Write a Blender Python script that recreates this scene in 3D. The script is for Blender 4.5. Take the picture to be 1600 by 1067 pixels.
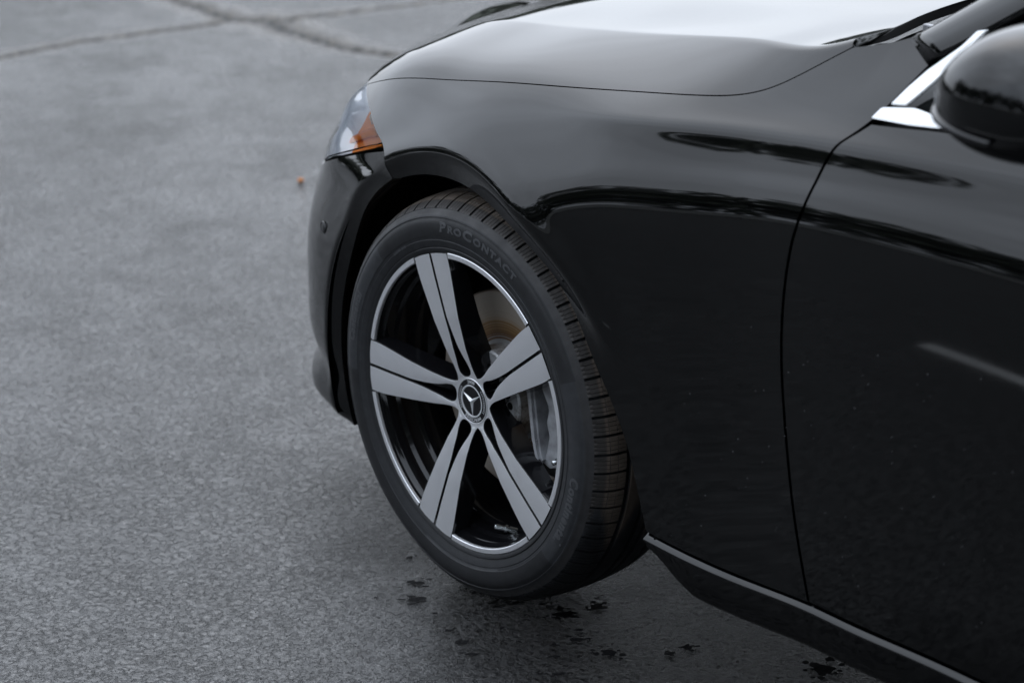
import bpy, bmesh, math, random
import numpy as np
from mathutils import Matrix, Vector

scene = bpy.context.scene
for o in list(bpy.data.objects):
    bpy.data.objects.remove(o, do_unlink=True)
PI = math.pi
R_ = math.radians
COL = scene.collection
rng = np.random.default_rng(7)
random.seed(7)

# ------------------------------------------------------------------ camera
# car frame: X forward, Y to the car's left, Z up, front axle at X = 0
CAM = np.array([-2.83761774, 3.07971098, 1.63661266])
YAW, PITCH, ROLL = R_(-38.8973705), R_(18.613564), R_(-0.9957)
FPX, IW, IH = 3778.0, 1600.0, 1067.0
CF = np.array([math.cos(PITCH) * math.cos(YAW), math.cos(PITCH) * math.sin(YAW), -math.sin(PITCH)])
CR = np.cross(CF, [0, 0, 1.0]); CR /= np.linalg.norm(CR)
CU = np.cross(CR, CF)
_c, _s = math.cos(ROLL), math.sin(ROLL)
CR, CU = _c * CR + _s * CU, -_s * CR + _c * CU
cam_data = bpy.data.cameras.new('camera')
cam = bpy.data.objects.new('camera', cam_data)
COL.objects.link(cam)
cam.matrix_world = Matrix(((CR[0], CU[0], -CF[0], CAM[0]), (CR[1], CU[1], -CF[1], CAM[1]),
                           (CR[2], CU[2], -CF[2], CAM[2]), (0, 0, 0, 1)))
cam_data.sensor_width = 36.0
cam_data.lens = FPX * 36.0 / IW
cam_data.clip_start = 0.05
cam_data.clip_end = 2000
cam_data.dof.use_dof = True
cam_data.dof.focus_distance = 3.62
cam_data.dof.aperture_fstop = 4.5
scene.camera = cam

# ------------------------------------------------------------------ sky and sun (overcast)
SUN_EL, SUN_AZ = R_(42), R_(-35)      # azimuth measured from +X towards +Y
world = bpy.data.worlds.new('World')
scene.world = world
world.use_nodes = True
nt = world.node_tree
for n in list(nt.nodes):
    nt.nodes.remove(n)
def N(tree, kind, **kw):
    n = tree.nodes.new(kind)
    for k, v in kw.items():
        setattr(n, k, v)
    return n
w_out = N(nt, 'ShaderNodeOutputWorld')
w_bg = N(nt, 'ShaderNodeBackground')
w_bg.inputs['Strength'].default_value = 0.10
sky = N(nt, 'ShaderNodeTexSky', sky_type='NISHITA')
sky.sun_disc = False
sky.sun_elevation = SUN_EL
sky.sun_rotation = PI / 2 - SUN_AZ
sky.air_density = 1.0
sky.dust_density = 4.0
tc = N(nt, 'ShaderNodeTexCoord')
cl = N(nt, 'ShaderNodeTexNoise')
cl.inputs['Scale'].default_value = 2.2
cl.inputs['Detail'].default_value = 5
cl.inputs['Roughness'].default_value = 0.55
cmap = N(nt, 'ShaderNodeMapRange')
cmap.inputs['From Min'].default_value = 0.3
cmap.inputs['From Max'].default_value = 0.7
cmap.inputs['To Min'].default_value = 13.5
cmap.inputs['To Max'].default_value = 23.5
tint = N(nt, 'ShaderNodeVectorMath', operation='SCALE')
tint.inputs[0].default_value = (0.89, 0.985, 1.13)
# the cloud deck is a little brighter around the hidden sun
dotn = N(nt, 'ShaderNodeVectorMath', operation='DOT_PRODUCT')
dotn.inputs[1].default_value = (math.cos(SUN_EL) * math.cos(SUN_AZ), math.cos(SUN_EL) * math.sin(SUN_AZ), math.sin(SUN_EL))
glow = N(nt, 'ShaderNodeMapRange')
glow.interpolation_type = 'SMOOTHSTEP'
glow.inputs['From Min'].default_value = -0.4
glow.inputs['From Max'].default_value = 1.0
glow.inputs['To Min'].default_value = 0.95
glow.inputs['To Max'].default_value = 1.12
gm = N(nt, 'ShaderNodeMath', operation='MULTIPLY')
sepz = N(nt, 'ShaderNodeSeparateXYZ')
zen = N(nt, 'ShaderNodeMapRange')
zen.inputs['From Min'].default_value = 0.0
zen.inputs['From Max'].default_value = 1.0
zen.inputs['To Min'].default_value = 0.62
zen.inputs['To Max'].default_value = 0.86
gz = N(nt, 'ShaderNodeMath', operation='MULTIPLY')
mix = N(nt, 'ShaderNodeMix', data_type='RGBA')
mix.inputs['Factor'].default_value = 0.88
L = nt.links.new
L(tc.outputs['Generated'], cl.inputs['Vector'])
L(tc.outputs['Generated'], dotn.inputs[0])
L(cl.outputs['Fac'], cmap.inputs['Value'])
L(dotn.outputs['Value'], glow.inputs['Value'])
L(cmap.outputs['Result'], gm.inputs[0]); L(glow.outputs['Result'], gm.inputs[1])
L(tc.outputs['Generated'], sepz.inputs[0]); L(sepz.outputs['Z'], zen.inputs['Value'])
L(gm.outputs['Value'], gz.inputs[0]); L(zen.outputs['Result'], gz.inputs[1])
L(gz.outputs['Value'], tint.inputs['Scale'])
L(sky.outputs['Color'], mix.inputs[6]); L(tint.outputs['Vector'], mix.inputs[7])
L(mix.outputs[2], w_bg.inputs['Color']); L(w_bg.outputs[0], w_out.inputs[0])

sd = bpy.data.lights.new('sun', 'SUN')
sd.energy = 0.5
sd.angle = R_(150)
sd.color = (1.0, 0.97, 0.93)
sun = bpy.data.objects.new('sun', sd)
COL.objects.link(sun)
sun.rotation_euler = Vector((math.cos(SUN_EL) * math.cos(SUN_AZ), math.cos(SUN_EL) * math.sin(SUN_AZ), math.sin(SUN_EL))).to_track_quat('Z', 'Y').to_euler()
sun.location = (0, 0, 20)

vs = scene.view_settings
vs.view_transform = 'Standard'
vs.look = 'None'
vs.gamma = 1.0
vs.use_curve_mapping = False
vs.exposure = 0.25
scene.render.engine = 'CYCLES'
scene.cycles.max_bounces = 10
scene.cycles.transparent_max_bounces = 12

# ------------------------------------------------------------------ materials
def mat(name, base, rough=0.5, metal=0.0, spec=0.5, coat=0.0, coat_rough=0.03):
    m = bpy.data.materials.new(name)
    m.use_nodes = True
    b = m.node_tree.nodes['Principled BSDF']
    b.inputs['Base Color'].default_value = (*base, 1)
    b.inputs['Roughness'].default_value = rough
    b.inputs['Metallic'].default_value = metal
    b.inputs['Specular IOR Level'].default_value = spec
    b.inputs['Coat Weight'].default_value = coat
    b.inputs['Coat Roughness'].default_value = coat_rough
    return m
def bsdf(m):
    return m.node_tree.nodes['Principled BSDF']
def obj_coord(m):
    return N(m.node_tree, 'ShaderNodeTexCoord').outputs['Object']
def noise(m, scale, detail=4, rough=0.55, vec=None, dist=0.0):
    n = N(m.node_tree, 'ShaderNodeTexNoise')
    n.inputs['Scale'].default_value = scale
    n.inputs['Detail'].default_value = detail
    n.inputs['Roughness'].default_value = rough
    n.inputs['Distortion'].default_value = dist
    m.node_tree.links.new(vec if vec is not None else obj_coord(m), n.inputs['Vector'])
    return n.outputs['Fac']
def ramp(m, src, stops):
    r = N(m.node_tree, 'ShaderNodeValToRGB')
    e = r.color_ramp.elements
    while len(e) < len(stops):
        e.new(0.5)
    for k, (p, c) in enumerate(stops):
        e[k].position = p
        e[k].color = (*c, 1) if len(c) == 3 else c
    m.node_tree.links.new(src, r.inputs['Fac'])
    return r.outputs['Color']
def mapr(m, src, a, b, c, d):
    r = N(m.node_tree, 'ShaderNodeMapRange')
    r.inputs['From Min'].default_value = a; r.inputs['From Max'].default_value = b
    r.inputs['To Min'].default_value = c; r.inputs['To Max'].default_value = d
    m.node_tree.links.new(src, r.inputs['Value'])
    return r.outputs['Result']
def math_(m, op, a, b):
    n = N(m.node_tree, 'ShaderNodeMath', operation=op)
    for k, v in enumerate((a, b)):
        if isinstance(v, (int, float)):
            n.inputs[k].default_value = v
        else:
            m.node_tree.links.new(v, n.inputs[k])
    return n.outputs[0]
def bump(m, h, strength=0.3, dist=0.002, prev=None):
    n = N(m.node_tree, 'ShaderNodeBump')
    n.inputs['Strength'].default_value = strength
    n.inputs['Distance'].default_value = dist
    m.node_tree.links.new(h, n.inputs['Height'])
    if prev is not None:
        m.node_tree.links.new(prev, n.inputs['Normal'])
    return n.outputs['Normal']
def setin(m, sock, out):
    m.node_tree.links.new(out, bsdf(m).inputs[sock])

M = {}
M['paint'] = mat('black_paint', (0.0008, 0.0009, 0.0011), 0.045, spec=0.5)
_m = M['paint']   # faint dust film in the gloss
setin(_m, 'Roughness', mapr(_m, noise(_m, 5, 6), 0.3, 0.75, 0.035, 0.075))
M['gap'] = mat('seal_black', (0.004, 0.004, 0.004), 0.8, spec=0.2)
M['liner'] = mat('liner_black', (0.008, 0.008, 0.008), 0.85, spec=0.2)
setin(M['liner'], 'Normal', bump(M['liner'], noise(M['liner'], 120, 4), 0.4, 0.003))
M['trim'] = mat('black_plastic', (0.008, 0.008, 0.009), 0.35, spec=0.4)
M['glossblack'] = mat('gloss_black', (0.004, 0.004, 0.005), 0.09, spec=0.5)
M['chrome'] = mat('satin_chrome', (0.86, 0.87, 0.88), 0.16, metal=1.0)
M['badge'] = mat('badge_silver', (0.80, 0.81, 0.83), 0.3, metal=0.45)
M['glass'] = mat('tinted_glass', (0.006, 0.008, 0.008), 0.01, spec=0.5)
M['alu'] = mat('machined_alloy', (0.90, 0.905, 0.93), 0.31, metal=0.75, coat=0.35, coat_rough=0.08)
_m = M['alu']
setin(_m, 'Roughness', mapr(_m, noise(_m, 60, 5), 0.3, 0.7, 0.30, 0.40))
_sp = N(_m.node_tree, 'ShaderNodeSeparateXYZ'); _m.node_tree.links.new(obj_coord(_m), _sp.inputs[0])
_r2 = math_(_m, 'SQRT', math_(_m, 'ADD', math_(_m, 'MULTIPLY', _sp.outputs[0], _sp.outputs[0]), math_(_m, 'MULTIPLY', _sp.outputs[2], _sp.outputs[2])), 0.0)
_cb = N(_m.node_tree, 'ShaderNodeCombineXYZ'); _m.node_tree.links.new(_r2, _cb.inputs[0])
setin(_m, 'Normal', bump(_m, noise(_m, 900, 2, 0.6, vec=_cb.outputs[0]), 0.25, 0.0003))
M['wheelblack'] = mat('wheel_black', (0.006, 0.006, 0.007), 0.09, spec=0.5)
M['disc'] = mat('brake_iron', (0.2, 0.18, 0.16), 0.42, metal=0.4)
_m = M['disc']
_sep = N(_m.node_tree, 'ShaderNodeSeparateXYZ'); _m.node_tree.links.new(obj_coord(_m), _sep.inputs[0])
_rr = math_(_m, 'SQRT', math_(_m, 'ADD', math_(_m, 'MULTIPLY', _sep.outputs[0], _sep.outputs[0]), math_(_m, 'MULTIPLY', _sep.outputs[2], _sep.outputs[2])), 0.0)
_cmb = N(_m.node_tree, 'ShaderNodeCombineXYZ'); _m.node_tree.links.new(_rr, _cmb.inputs[0])
_ring = noise(_m, 260, 3, 0.7, vec=_cmb.outputs[0])
_rust = math_(_m, 'MULTIPLY_ADD', noise(_m, 45, 5), 0.03)
setin(_m, 'Base Color', ramp(_m, math_(_m, 'ADD', mapr(_m, _rr, 0.085, 0.165, 0.0, 0.9), mapr(_m, _ring, 0.3, 0.7, -0.16, 0.16)),
      [(0.0, (0.45, 0.45, 0.45)), (0.05, (0.16, 0.08, 0.035)), (0.3, (0.40, 0.25, 0.12)), (0.45, (0.52, 0.45, 0.37)), (0.85, (0.56, 0.50, 0.43)), (0.95, (0.30, 0.14, 0.06))]))
setin(_m, 'Normal', bump(_m, _ring, 0.25, 0.0006))
M['hat'] = mat('disc_hat_silver', (0.33, 0.34, 0.35), 0.45, metal=0.6)
_m = M['hat']
setin(_m, 'Base Color', ramp(_m, noise(_m, 70, 6, 0.7), [(0.36, (0.24, 0.22, 0.20)), (0.55, (0.62, 0.63, 0.64))]))
M['caliper'] = mat('caliper_grey', (0.24, 0.25, 0.27), 0.42, metal=0.35)
_m = M['caliper']
setin(_m, 'Base Color', ramp(_m, noise(_m, 50, 5), [(0.35, (0.28, 0.28, 0.295)), (0.6, (0.46, 0.47, 0.49))]))
M['steel'] = mat('bright_steel', (0.62, 0.65, 0.66), 0.25, metal=1.0)
M['amber'] = mat('amber_reflector', (1.0, 0.30, 0.03), 0.35, spec=0.3)
M['lampchrome'] = mat('lamp_reflector', (0.90, 0.92, 0.95), 0.3, metal=0.1, coat=0.5)
M['lampwhite'] = mat('lamp_white', (0.85, 0.80, 0.72), 0.3)
# clear lens : fresnel mix of see-through and mirror reflection on a real surface
m = bpy.data.materials.new('clear_lens'); m.use_nodes = True
t = m.node_tree; t.nodes.remove(t.nodes['Principled BSDF'])
_tr = N(t, 'ShaderNodeBsdfTransparent'); _tr.inputs[0].default_value = (0.95, 0.97, 1.0, 1)
_gl = N(t, 'ShaderNodeBsdfGlossy'); _gl.inputs['Roughness'].default_value = 0.04
_fr = N(t, 'ShaderNodeFresnel'); _fr.inputs['IOR'].default_value = 1.95
_mx = N(t, 'ShaderNodeMixShader')
t.links.new(_fr.outputs[0], _mx.inputs[0]); t.links.new(_tr.outputs[0], _mx.inputs[1]); t.links.new(_gl.outputs[0], _mx.inputs[2])
t.links.new(_mx.outputs[0], t.nodes['Material Output'].inputs['Surface'])
M['lens'] = m
# tyre rubber : tread is dusty brown, side wall dark ; 'zone' attribute says which
m = mat('tyre_rubber', (0.02, 0.02, 0.021), 0.55, spec=0.4)
M['rubber'] = m
_at = N(m.node_tree, 'ShaderNodeAttribute', attribute_name='zone')
_zn = _at.outputs['Fac']
_pc = ramp(m, _zn, [(0.0, (0.0105, 0.011, 0.0123)), (0.3, (0.0185, 0.0195, 0.022)), (0.5, (0.031, 0.033, 0.037)), (0.75, (0.065, 0.055, 0.047)), (1.0, (0.150, 0.122, 0.100))])
_mixr = N(m.node_tree, 'ShaderNodeMix', data_type='RGBA', blend_type='MULTIPLY'); _mixr.inputs['Factor'].default_value = 1.0
m.node_tree.links.new(_pc, _mixr.inputs[6])
m.node_tree.links.new(ramp(m, noise(m, 55, 6, 0.65), [(0.3, (0.72, 0.72, 0.72)), (0.7, (1.2, 1.18, 1.15))]), _mixr.inputs[7])
setin(m, 'Base Color', _mixr.outputs[2])
setin(m, 'Roughness', mapr(m, noise(m, 30, 5), 0.3, 0.7, 0.46, 0.66))
setin(m, 'Normal', bump(m, noise(m, 700, 3), 0.25, 0.0006))
M['letter'] = mat('tyre_lettering', (0.06, 0.062, 0.066), 0.5, spec=0.45)
# ground : asphalt with crack dirt
m = mat('asphalt', (0.05, 0.05, 0.052), 0.4, spec=0.7)
M['asphalt'] = m
_oc = obj_coord(m)
_big = noise(m, 1.5, 5, 0.62, vec=_oc)
_med = noise(m, 9, 5, 0.6, vec=_oc)
_fin = noise(m, 420, 3, 0.6, vec=_oc)
_vor = N(m.node_tree, 'ShaderNodeTexVoronoi', feature='SMOOTH_F1'); _vor.inputs['Scale'].default_value = 95
_dis = N(m.node_tree, 'ShaderNodeVectorMath', operation='MULTIPLY_ADD')
_nz = N(m.node_tree, 'ShaderNodeTexNoise'); _nz.inputs['Scale'].default_value = 60; _nz.inputs['Detail'].default_value = 3
m.node_tree.links.new(_oc, _nz.inputs['Vector'])
m.node_tree.links.new(_nz.outputs['Color'], _dis.inputs[0]); _dis.inputs[1].default_value = (0.02, 0.02, 0.02); m.node_tree.links.new(_oc, _dis.inputs[2])
m.node_tree.links.new(_dis.outputs[0], _vor.inputs['Vector'])
_vd = _vor.outputs['Distance']
_cr = N(m.node_tree, 'ShaderNodeAttribute', attribute_name='crack').outputs['Fac']
_strk = N(m.node_tree, 'ShaderNodeMapping'); _strk.inputs['Rotation'].default_value = (0, 0, -YAW); 
m.node_tree.links.new(_oc, _strk.inputs['Vector'])
_pn = noise(m, 88, 5, 0.64, vec=_oc, dist=0.9)
_pit = N(m.node_tree, 'ShaderNodeMapRange'); _pit.interpolation_type = 'SMOOTHSTEP'
for _k, _v in (('From Min', 0.48), ('From Max', 0.38), ('To Min', 0.0), ('To Max', 1.0)):
    _pit.inputs[_k].default_value = _v
m.node_tree.links.new(_pn, _pit.inputs['Value'])
_pit = _pit.outputs['Result']
_ln = N(m.node_tree, 'ShaderNodeMapRange'); _ln.interpolation_type = 'SMOOTHSTEP'
for _k, _v in (('From Min', 0.045), ('From Max', 0.012), ('To Min', 0.0), ('To Max', 1.0)):
    _ln.inputs[_k].default_value = _v
m.node_tree.links.new(math_(m, 'ABSOLUTE', math_(m, 'ADD', noise(m, 62, 3, 0.55, vec=_oc, dist=0.5), -0.5), 0.0), _ln.inputs['Value'])
_lm = N(m.node_tree, 'ShaderNodeMapRange'); _lm.interpolation_type = 'SMOOTHSTEP'
for _k, _v in (('From Min', 0.53), ('From Max', 0.63), ('To Min', 0.0), ('To Max', 1.0)):
    _lm.inputs[_k].default_value = _v
m.node_tree.links.new(noise(m, 38, 3, 0.6, vec=_oc), _lm.inputs['Value'])
_pit = math_(m, 'MAXIMUM', math_(m, 'MULTIPLY', _pit, 0.55), math_(m, 'MULTIPLY', math_(m, 'MULTIPLY', _ln.outputs['Result'], 0.6), _lm.outputs['Result']))
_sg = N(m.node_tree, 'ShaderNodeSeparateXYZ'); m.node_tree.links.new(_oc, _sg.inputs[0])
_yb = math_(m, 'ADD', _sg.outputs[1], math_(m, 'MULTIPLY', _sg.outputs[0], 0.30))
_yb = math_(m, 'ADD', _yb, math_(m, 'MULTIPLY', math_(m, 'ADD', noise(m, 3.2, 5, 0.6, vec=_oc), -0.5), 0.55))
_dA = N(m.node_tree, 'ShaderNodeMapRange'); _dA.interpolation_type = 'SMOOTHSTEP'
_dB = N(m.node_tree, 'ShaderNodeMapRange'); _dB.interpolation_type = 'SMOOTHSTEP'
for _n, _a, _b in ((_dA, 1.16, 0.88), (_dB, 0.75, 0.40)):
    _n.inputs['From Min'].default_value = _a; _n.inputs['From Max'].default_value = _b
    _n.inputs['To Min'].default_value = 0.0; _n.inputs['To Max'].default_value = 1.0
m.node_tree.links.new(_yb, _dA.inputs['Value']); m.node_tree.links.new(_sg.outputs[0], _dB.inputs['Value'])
_damp_shade = math_(m, 'MULTIPLY', _dA.outputs['Result'], _dB.outputs['Result'])  # damp patch that also carries the car's contact shade, painted into the colour
_base = ramp(m, math_(m, 'ADD', math_(m, 'MULTIPLY', _big, 0.5), math_(m, 'MULTIPLY', _med, 0.5)), [(0.36, (0.016, 0.0152, 0.0152)), (0.5, (0.024, 0.0243, 0.0254)), (0.64, (0.036, 0.037, 0.039))])
_dirt = ramp(m, noise(m, 14, 6, 0.7, vec=_oc), [(0.35, (0.045, 0.040, 0.033)), (0.62, (0.125, 0.112, 0.094))])
_core = N(m.node_tree, 'ShaderNodeAttribute', attribute_name='crack_core').outputs['Fac']
_mxg = N(m.node_tree, 'ShaderNodeMix', data_type='RGBA')
m.node_tree.links.new(_cr, _mxg.inputs['Factor']); m.node_tree.links.new(_base, _mxg.inputs[6]); m.node_tree.links.new(_dirt, _mxg.inputs[7])
_mx2 = N(m.node_tree, 'ShaderNodeMix', data_type='RGBA', blend_type='MULTIPLY'); _mx2.inputs['Factor'].default_value = 1.0
m.node_tree.links.new(_mxg.outputs[2], _mx2.inputs[6])
m.node_tree.links.new(ramp(m, _vd, [(0.15, (1.15, 1.15, 1.15)), (0.75, (0.62, 0.62, 0.62))]), _mx2.inputs[7])
_mx3 = N(m.node_tree, 'ShaderNodeMix', data_type='RGBA'); _mx3.inputs[7].default_value = (0.008, 0.008, 0.008, 1)
m.node_tree.links.new(_pit, _mx3.inputs['Factor']); m.node_tree.links.new(_mx2.outputs[2], _mx3.inputs[6])
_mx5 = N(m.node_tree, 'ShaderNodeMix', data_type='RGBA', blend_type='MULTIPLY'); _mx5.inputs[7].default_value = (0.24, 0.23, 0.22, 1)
m.node_tree.links.new(_damp_shade, _mx5.inputs['Factor']); m.node_tree.links.new(_mx3.outputs[2], _mx5.inputs[6])
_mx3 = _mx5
_vs = N(m.node_tree, 'ShaderNodeTexVoronoi'); _vs.inputs['Scale'].default_value = 190
m.node_tree.links.new(_dis.outputs[0], _vs.inputs['Vector'])
_sb = N(m.node_tree, 'ShaderNodeSeparateColor'); m.node_tree.links.new(_vs.outputs['Color'], _sb.inputs[0])
_stc = ramp(m, _sb.outputs[0], [(0.0, (0.35, 0.35, 0.35)), (0.55, (0.8, 0.8, 0.8)), (0.80, (1.5, 1.45, 1.4)), (0.93, (2.8, 2.7, 2.5)), (1.0, (4.0, 3.8, 3.5))])
_mx6 = N(m.node_tree, 'ShaderNodeMix', data_type='RGBA', blend_type='MULTIPLY'); _mx6.inputs['Factor'].default_value = 1.0
m.node_tree.links.new(_mx3.outputs[2], _mx6.inputs[6]); m.node_tree.links.new(_stc, _mx6.inputs[7])
_mx3 = _mx6
_mx4 = N(m.node_tree, 'ShaderNodeMix', data_type='RGBA'); _mx4.inputs[7].default_value = (0.006, 0.006, 0.005, 1)
m.node_tree.links.new(_core, _mx4.inputs['Factor']); m.node_tree.links.new(_mx3.outputs[2], _mx4.inputs[6])
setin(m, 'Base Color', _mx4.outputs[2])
_ro = math_(m, 'ADD', mapr(m, math_(m, 'ADD', math_(m, 'MULTIPLY', _big, 0.6), math_(m, 'MULTIPLY', _med, 0.4)), 0.38, 0.62, 0.06, 0.27), math_(m, 'MULTIPLY', _cr, 0.4))
_ro = math_(m, 'ADD', _ro, math_(m, 'MULTIPLY', _damp_shade, -0.09))
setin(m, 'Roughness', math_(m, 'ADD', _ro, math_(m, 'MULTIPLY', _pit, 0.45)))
_b1 = bump(m, _vd, -0.55, 0.0022)
_b1.node.invert = True
_b1.node.inputs['Strength'].default_value = 0.4
_b2 = bump(m, _pn, 1.0, 0.0044, _b1)
_b2 = bump(m, _pit, 0.6, 0.003, _b2)
_b2.node.invert = True
_b3 = bump(m, _vs.outputs['Distance'], 0.35, 0.0022, bump(m, _fin, 0.25, 0.0012, _b2))
_b3.node.invert = True
setin(m, 'Normal', _b3)
setin(m, 'Specular IOR Level', math_(m, 'MULTIPLY', mapr(m, _damp_shade, 0.0, 1.0, 1.0, 0.45), mapr(m, _pit, 0.0, 1.0, 1.0, 0.4)))
M['wet'] = mat('wet_asphalt', (0.0025, 0.0025, 0.003), 0.7, spec=0.12)
setin(M['wet'], 'Normal', bump(M['wet'], noise(M['wet'], 170, 4), 0.6, 0.004))
M['line'] = mat('line_paint', (0.72, 0.72, 0.70), 0.6)
M['concrete'] = mat('pale_concrete', (0.42, 0.42, 0.40), 0.8)
M['drop'] = mat('water_drop', (0.02, 0.02, 0.022), 0.05, spec=0.5)
M['leaf'] = mat('dark_leaves', (0.065, 0.075, 0.05), 0.6)
M['orange'] = mat('orange_rind', (0.55, 0.20, 0.05), 0.5)
M['mglass'] = mat('mirror_glass', (0.8, 0.85, 0.86), 0.03, metal=1.0)

# ------------------------------------------------------------------ helpers
def link(o, parent=None):
    COL.objects.link(o)
    if parent is not None:
        o.parent = parent
    return o
def mesh_obj(name, verts, faces, material, parent=None, smooth=True, mats=None, fmat=None, loc=None):
    me = bpy.data.meshes.new(name)
    me.from_pydata([tuple(map(float, v)) for v in verts], [], [tuple(int(i) for i in f) for f in faces])
    for mm in (mats or [material]):
        me.materials.append(M[mm])
    if fmat is not None:
        me.polygons.foreach_set('material_index', np.array(fmat, dtype=np.int32))
    me.polygons.foreach_set('use_smooth', np.full(len(me.polygons), smooth))
    me.validate(); me.update()
    o = bpy.data.objects.new(name, me)
    link(o, parent)
    if loc is not None:
        o.location = loc
    return o
def bm_obj(name, bm, material, parent=None, smooth=True, loc=None, mats=None):
    me = bpy.data.meshes.new(name)
    bm.to_mesh(me); bm.free()
    for mm in (mats or [material]):
        me.materials.append(M[mm])
    me.polygons.foreach_set('use_smooth', np.full(len(me.polygons), smooth))
    o = bpy.data.objects.new(name, me)
    link(o, parent)
    if loc is not None:
        o.location = loc
    return o
def grid_faces(nu, nv, closed_u=False, off=0, flip=False):
    f = []
    for i in range(nu if closed_u else nu - 1):
        a = i * nv + off
        b = ((i + 1) % nu) * nv + off
        for j in range(nv - 1):
            q = (a + j, b + j, b + j + 1, a + j + 1)
            f.append(q[::-1] if flip else q)
    return f
def cspline(xs, ys):
    """natural cubic spline ; ys may have several columns"""
    xs = np.asarray(xs, float); ys = np.asarray(ys, float)
    one = ys.ndim == 1
    if one:
        ys = ys[:, None]
    o = np.argsort(xs); xs = xs[o]; ys = ys[o]
    n = len(xs); h = np.diff(xs)
    A = np.zeros((n, n)); B = np.zeros((n, ys.shape[1]))
    A[0, 0] = A[-1, -1] = 1
    for i in range(1, n - 1):
        A[i, i - 1] = h[i - 1]; A[i, i] = 2 * (h[i - 1] + h[i]); A[i, i + 1] = h[i]
        B[i] = 6 * ((ys[i + 1] - ys[i]) / h[i] - (ys[i] - ys[i - 1]) / h[i - 1])
    m2 = np.linalg.solve(A, B)
    def f(x):
        x = np.atleast_1d(np.asarray(x, float))
        k = np.clip(np.searchsorted(xs, x) - 1, 0, n - 2)
        hh = h[k][:, None]; a = (xs[k + 1] - x)[:, None] / hh; b = (x - xs[k])[:, None] / hh
        r = a * ys[k] + b * ys[k + 1] + ((a ** 3 - a) * m2[k] + (b ** 3 - b) * m2[k + 1]) * hh ** 2 / 6
        return r[:, 0] if one else r
    return f
def pchip(xs, ys, x):
    xs = np.asarray(xs, float); ys = np.asarray(ys, float)
    h = np.diff(xs); d = np.diff(ys) / h
    m_ = np.zeros(len(xs))
    for i in range(1, len(xs) - 1):
        if d[i - 1] * d[i] > 0:
            w1 = 2 * h[i] + h[i - 1]; w2 = h[i] + 2 * h[i - 1]
            m_[i] = (w1 + w2) / (w1 / d[i - 1] + w2 / d[i])
    m_[0], m_[-1] = d[0], d[-1]
    k = np.clip(np.searchsorted(xs, x) - 1, 0, len(xs) - 2)
    t_ = (x - xs[k]) / h[k]
    return ((2 * t_**3 - 3 * t_**2 + 1) * ys[k] + (t_**3 - 2 * t_**2 + t_) * h[k] * m_[k]
            + (-2 * t_**3 + 3 * t_**2) * ys[k + 1] + (t_**3 - t_**2) * h[k] * m_[k + 1])
def resample(P, n, smooth=True):
    P = np.asarray(P, float)
    d = np.r_[0, np.cumsum(np.linalg.norm(np.diff(P, axis=0), axis=1))]
    t_ = np.linspace(0, d[-1], n)
    if smooth and len(P) > 2:
        return cspline(d, P)(t_)
    return np.c_[[np.interp(t_, d, P[:, k]) for k in range(P.shape[1])]].T
def sstep(a, b, x):
    t_ = np.clip((x - a) / (b - a), 0, 1)
    return t_ * t_ * (3 - 2 * t_)
def pix_ray(px, py):
    d = CF * FPX + CR * (px - IW / 2) + CU * (IH / 2 - py)
    return d / np.linalg.norm(d)
def pix_plane(px, py, p0, n):
    d = pix_ray(px, py)
    t_ = np.dot(np.array(p0) - CAM, n) / np.dot(d, n)
    return CAM + t_ * d
def lathe(profile, n, name, material, parent=None, loc=None, a0=0.0, a1=2 * PI, axis_y=True, flip=False):
    """profile rows (r, y) revolved about the local Y axis"""
    pr = np.asarray(profile, float)
    closed = abs(a1 - a0 - 2 * PI) < 1e-6
    th = np.linspace(a0, a1, n, endpoint=not closed)
    V = [(-r * math.cos(a), y, r * math.sin(a)) for a in th for r, y in pr]
    return mesh_obj(name, V, grid_faces(n, len(pr), closed, flip=flip), material, parent, loc=loc)

# ------------------------------------------------------------------ ground
def crack_dist(P):
    """distance to the crack polylines, and local half width"""
    D = np.full(len(P), 9.0); Wd = np.full(len(P), 0.02)
    for line in CRACKS:
        pts = np.array([l[:2] for l in line]); ws = np.array([l[2] for l in line])
        for a, b, wa, wb in zip(pts[:-1], pts[1:], ws[:-1], ws[1:]):
            ab = b - a
            t_ = np.clip(((P - a) @ ab) / (ab @ ab), 0, 1)
            d = np.linalg.norm(P - (a + t_[:, None] * ab), axis=1)
            w = wa + (wb - wa) * t_
            better = d / w < D / Wd
            D = np.where(better, d, D); Wd = np.where(better, w, Wd)
    return D, Wd
CRACKS = [[(4.15, 0.6, .03), (4.36, -.57, .035), (4.39, -.73, .035), (4.41, -.92, .033), (4.39, -1.06, .035), (4.37, -1.24, .03), (4.35, -1.39, .04), (4.38, -1.51, .06)],
          [(6.5, -1.9, .04), (5.3, -1.62, .05), (4.83, -1.55, .055), (4.57, -1.53, .06), (4.38, -1.51, .075), (4.27, -1.58, .10), (4.07, -1.54, .085), (3.86, -1.52, .06), (3.68, -1.50, .05), (3.47, -1.55, .04), (2.6, -1.75, .03), (1.6, -1.6, .03)],
          [(4.27, -1.59, .07), (4.22, -1.78, .045), (4.19, -1.91, .035), (4.16, -2.05, .03), (4.13, -2.27, .03), (4.0, -3.2, .03), (4.2, -4.5, .03)]]
def nonuni(dense, a, b, far):
    d = np.arange(a, b + 1e-9, dense)
    g = np.cumsum(dense * 1.35 ** np.arange(1, 27)); g = g[g < far]
    return np.r_[(a - g)[::-1], d, b + g, ]
gx = nonuni(0.011, 3.2, 5.4, 400); gy = nonuni(0.011, -2.7, -0.45, 400)
GX, GY = np.meshgrid(gx, gy, indexing='ij')
P = np.c_[GX.ravel(), GY.ravel()]
D, Wd = crack_dist(P)
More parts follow.
